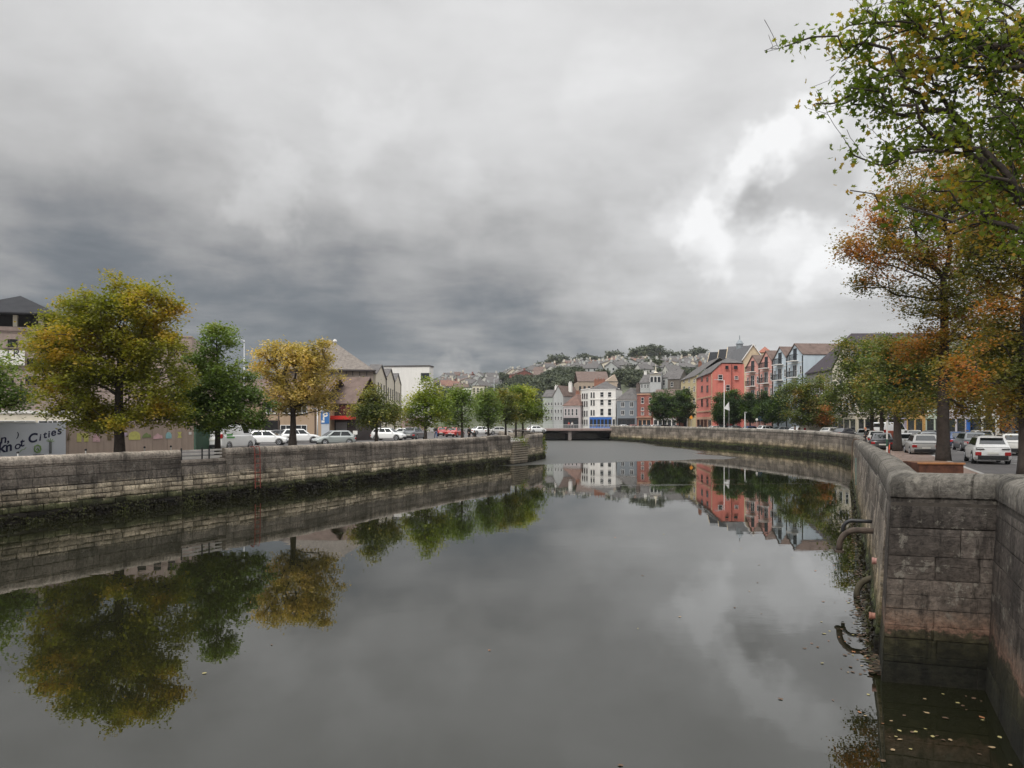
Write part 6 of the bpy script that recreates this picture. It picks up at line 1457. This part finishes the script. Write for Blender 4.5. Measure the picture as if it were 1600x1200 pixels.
# rusty planter
P0 = W(1436, 658, 20.2); e = empty('planter', (P0.x, P0.y, GZ), R(-7), 'long low rusty steel planter in front of the thick trunk, just over the near wall', 'planter', None)
MB().box(0, 1.15, 0, 1.1, 0, 1.25).build('box', rust, e, bevel=.01); MB().box(.05, 1.10, .05, 1.05, 1.251, 1.256).build('soil', mat('leaf litter', (.13,.065,.03), .95, .4, 8), e)
MB().box(-.03, 1.18, -.03, .05, 1.22, 1.265).build('rim', mat('bright rust edge', (.34,.15,.06), .8, .25, 5), e)
# bicycle
e = empty('bicycle', (18.45, 36.0, GZ+.32), math.atan2(-.91, -.42), 'orange bicycle leaning just behind the right quay wall', 'bicycle')
def wheel(x):
    b = MB(); b.tube([(x+.34*math.cos(R(a)), 0, .36+.34*math.sin(R(a))) for a in range(0, 361, 15)], .02, 6, cap=False); w_ = b.build('wheel', tyre_m, e); s = MB()
    for a in range(0, 360, 30): s.tube([(x,0,.36),(x+.33*math.cos(R(a)),0,.36+.33*math.sin(R(a)))], .004, 3)
    s.build('spokes', rim_m, w_)
wheel(-.52); wheel(.52)
of = mat('orange frame paint', (.65,.10,.04), .4, 0)
b = MB()
for a, c in [((-.52,0,.36),(-.12,0,.34)),((-.12,0,.34),(-.22,0,.86)),((-.22,0,.84),(.36,0,.88)),((-.12,0,.34),(.38,0,.80)),((-.52,0,.36),(-.2,0,.80)),((.38,0,.72),(.36,0,.95)),((.38,0,.75),(.52,0,.36))]: b.tube([a, c], .022, 6)
b.build('frame', of, e); MB().prism([(-.36,-.07),(-.08,-.02),(-.08,.02),(-.36,.07)], 'z', .95, 1.0).build('saddle', iron, e); MB().tube([(-.22,0,.84),(-.23,0,.96)], .014, 5).build('seat_post', steel, e)
MB().tube([(.36,0,.94),(.36,0,1.04)], .014, 5).build('stem', steel, e); MB().tube([(.28,-.28,1.04),(.38,-.2,1.06),(.38,.2,1.06),(.28,.28,1.04)], .014, 6).build('handlebar', iron, e)
MB().tube([(-.52+.40*math.cos(R(a)), 0, .36+.40*math.sin(R(a))) for a in range(40, 171, 15)], .025, 5).build('mudguard', iron, e); MB().tube([(-.12,-.03,.34),(-.12,.03,.34)], .09, 12).build('chainring', steel, e)
# litter bin, red-orange
X, Y = XY(1393, 60); e = empty('litter_bin', (X, Y, GZ+.12), 0, 'red-orange box on a post between the tree trunks above the bicycle', 'bin'); MB().box(-.3,.3,-.2,.2,.5,1.5).build('box', mat('orange red plastic', (.45,.10,.05), .6, .1), e, bevel=.03); MB().box(-.05,.05,-.05,.05,0,.5).build('post', steel, e)
# banded posts near the bicycle
X, Y = XY(1386, 52); e = empty('marker_post', (X, Y, GZ+.12), 0, 'white and green banded marker post above the bicycle', 'post'); MB().tube([(0,0,0),(0,0,2.3)], .06, 8).build('post', white_p, e); MB().tube([(0,0,.5),(0,0,1.0)], .064, 8).build('green_band', mat('dark green band', (.03,.12,.07), .6, 0), e)
# white goalpost barrier near the stone steps
e = empty('height_barrier', (XY(800, 104)[0], 104, GZ), 0, 'white height barrier frame behind the rounded wall end', 'barrier'); b = MB(); x1 = (829-800)*104/F; b.tube([(x1,0,0),(x1,0,2.3)], .06, 6); b.tube([(-.6,0,1.35),(x1-.2,0,1.0)], .04, 6); b.tube([(-.6,0,0),(-.6,0,1.6)], .06, 6); b.build('frame', white_p, e)

# ---------------------------------------------------------------- floating leaves, weed and quay-side litter
def scatter(name, pts, size, mats, label, cat, zr=.004):
    b = MB(); r_ = random.Random(5)
    for x, y, z in pts:
        s = size*r_.uniform(.5, 1.3); a = r_.uniform(0, 6.28); mi = r_.randrange(len(mats)); q = []
        for (u, v) in ((0,-.5),(.32,-.1),(.2,.35),(0,.5),(-.25,.3),(-.34,-.12)): q.append((x+s*(u*math.cos(a)-v*math.sin(a)), y+s*(u*math.sin(a)+v*math.cos(a)), z+r_.uniform(0, s*.12)))
        b.add(q, [tuple(range(6))], mi)
    o = b.build(name, mats); return tag(o, label, cat, None, 'stuff')
fr_ = random.Random(3); pts = []
def inriver(x, y):
    def xi(P):
        for a, c in zip(P, P[1:]):
            if a[1] <= y <= c[1] and c[1] > a[1]: return a[0]+(c[0]-a[0])*(y-a[1])/(c[1]-a[1])
    l, r_ = xi(LB), xi(RB[:6] if y < 13.1 else RB[6:]); return l is not None and r_ is not None and l+.4 < x < r_-.15
for k in range(260):
    y = 7+45*fr_.random()**1.6; x = fr_.uniform(-.7, .9)*y
    if inriver(x, y) and fr_.random() < (.5 if x > 4 else .16): pts.append((x, y, .006))
for k in range(260):   # gathered against the right wall
    y = fr_.uniform(13.8, 40); k_ = (y-13.66)/7.54; x = 7+3.5*k_-.3-abs(fr_.gauss(0, .45))
    if inriver(x, y): pts.append((x, y, .006))
for k in range(50):
    y = fr_.uniform(9.3, 13.0); x = fr_.uniform(5.2, 8.4)
    if inriver(x, y): pts.append((x, y, .006))
lf = [mat('fallen leaf tan', (.28,.20,.11), .8, 0), mat('fallen leaf orange', (.28,.12,.05), .8, 0), mat('fallen leaf brown', (.10,.06,.035), .8, 0), mat('fallen leaf brown', (.10,.06,.035), .8, 0), mat('fallen leaf yellow', (.30,.26,.11), .8, 0)]
scatter('floating_leaves', pts, .085, lf, 'fallen brown and yellow leaves floating on the river', 'leaves')
pts = []
for k in range(5200):   # weed and debris mat along the right wall foot
    y = 13.9+26*fr_.random(); k_ = (y-13.66)/7.54; x = 7+3.5*k_-.12-abs(fr_.gauss(0, .22))*(1 if y > 16 else .6)
    pts.append((x, y, .01+.05*fr_.random()))
scatter('river_weed', pts, .11, [mat('dark weed', (.02,.017,.01), .9, 0), mat('dark weed', (.02,.017,.01), .9, 0), mat('brown weed', (.05,.035,.02), .9, 0), lf[2], mat('olive weed', (.035,.035,.012), .9, 0)], 'dark weed and leaf litter gathered along the foot of the right quay wall', 'weed')
pts = []
for k in range(1500):
    P = RB[6:10]; i = fr_.randrange(len(P)-1); u = fr_.random(); x = P[i][0]+(P[i+1][0]-P[i][0])*u+fr_.uniform(.8, 5); y = P[i][1]+(P[i+1][1]-P[i][1])*u
    pts.append((x, y, GZ+.13))
scatter('fallen_leaves', pts, .12, lf, 'fallen leaves on the brick pavement behind the right wall', 'leaves')
# ivy and ferns on the wall ends near the steps
r_ = np.random.default_rng(77)
def ivy(nm, lab, c, sd, n, kind='olive', size=.16):
    P = r_.normal(size=(n, 3))*np.array(sd)+np.array(c); o = link(nm, leaves_mesh(nm, P, size, LEAF4, LM[kind], r_, 0), None); tag(o, lab, 'plants', None, 'stuff')
ivy('wall_plants', 'green plants growing at the top of the stone steps', (.9, 85.2, 2.4), (.5,.6,.35), 500)
ivy('wall_plants', 'ivy and moss hanging on the rounded wall end', (4.1, 96.5, 1.6), (.16,2.4,.6), 900)

# weed hanging on the tidal part of the walls
def wallweed(lab, P, side, n, sz, zmax, seed):
    r2 = np.random.default_rng(seed); P = [Vector(p) for p in P]; seg = [(P[i+1]-P[i]).length for i in range(len(P)-1)]; T_ = sum(seg); out = []
    for k in range(n):
        s = r2.uniform(0, T_); i = 0
        while i < len(seg)-1 and s > seg[i]: s -= seg[i]; i += 1
        u = (P[i+1]-P[i])/seg[i]; nn_ = Vector((u.y, -u.x))*side; patch = .5+.5*math.sin((i*7+s)*1.3)*math.sin((i*3+s)*.37); z = zmax*r2.uniform(0, 1)**1.5*(.45+.75*patch)
        q = P[i]+u*s+nn_*(.16+.12*(1-z/zmax)+r2.uniform(0, .07)); out.append((q.x, q.y, z))
    me = leaves_mesh('wall_weed', np.array(out), sz, LEAF4, WM, r2, 0); tag(link('wall_weed', me), lab, 'weed', None, 'stuff')
WM = leafmat('tidal weed', (.012,.010,.006), (.03,.03,.011), (.055,.06,.02), .6, .05)
wallweed('dark weed and moss along the waterline of the left quay wall', LB[2:11], 1, 10000, .12, .62, 1)
wallweed('brown and green weed along the waterline of the long right quay wall', [RM]+RB[7:20], -1, 9000, .11, .5, 2)

# ---------------------------------------------------------------- air
if HAZE > 0:
    m = bpy.data.materials.new('haze'); m.use_nodes = True; t = m.node_tree; t.nodes.clear(); o = N(t, 'ShaderNodeOutputMaterial'); v = N(t, 'ShaderNodeVolumePrincipled')
    v.inputs['Color'].default_value = (.86,.9,.95,1); v.inputs['Density'].default_value = HAZE; L(t, v.outputs[0], o.inputs['Volume'])
    h_ = MB().box(-1900, 3300, -100, 1550, -3, 130).build('haze', m); tag(h_, kind='stuff')
print('objects', len(bpy.data.objects), 'faces', sum(len(o.data.polygons) for o in bpy.data.objects if o.type == 'MESH'))
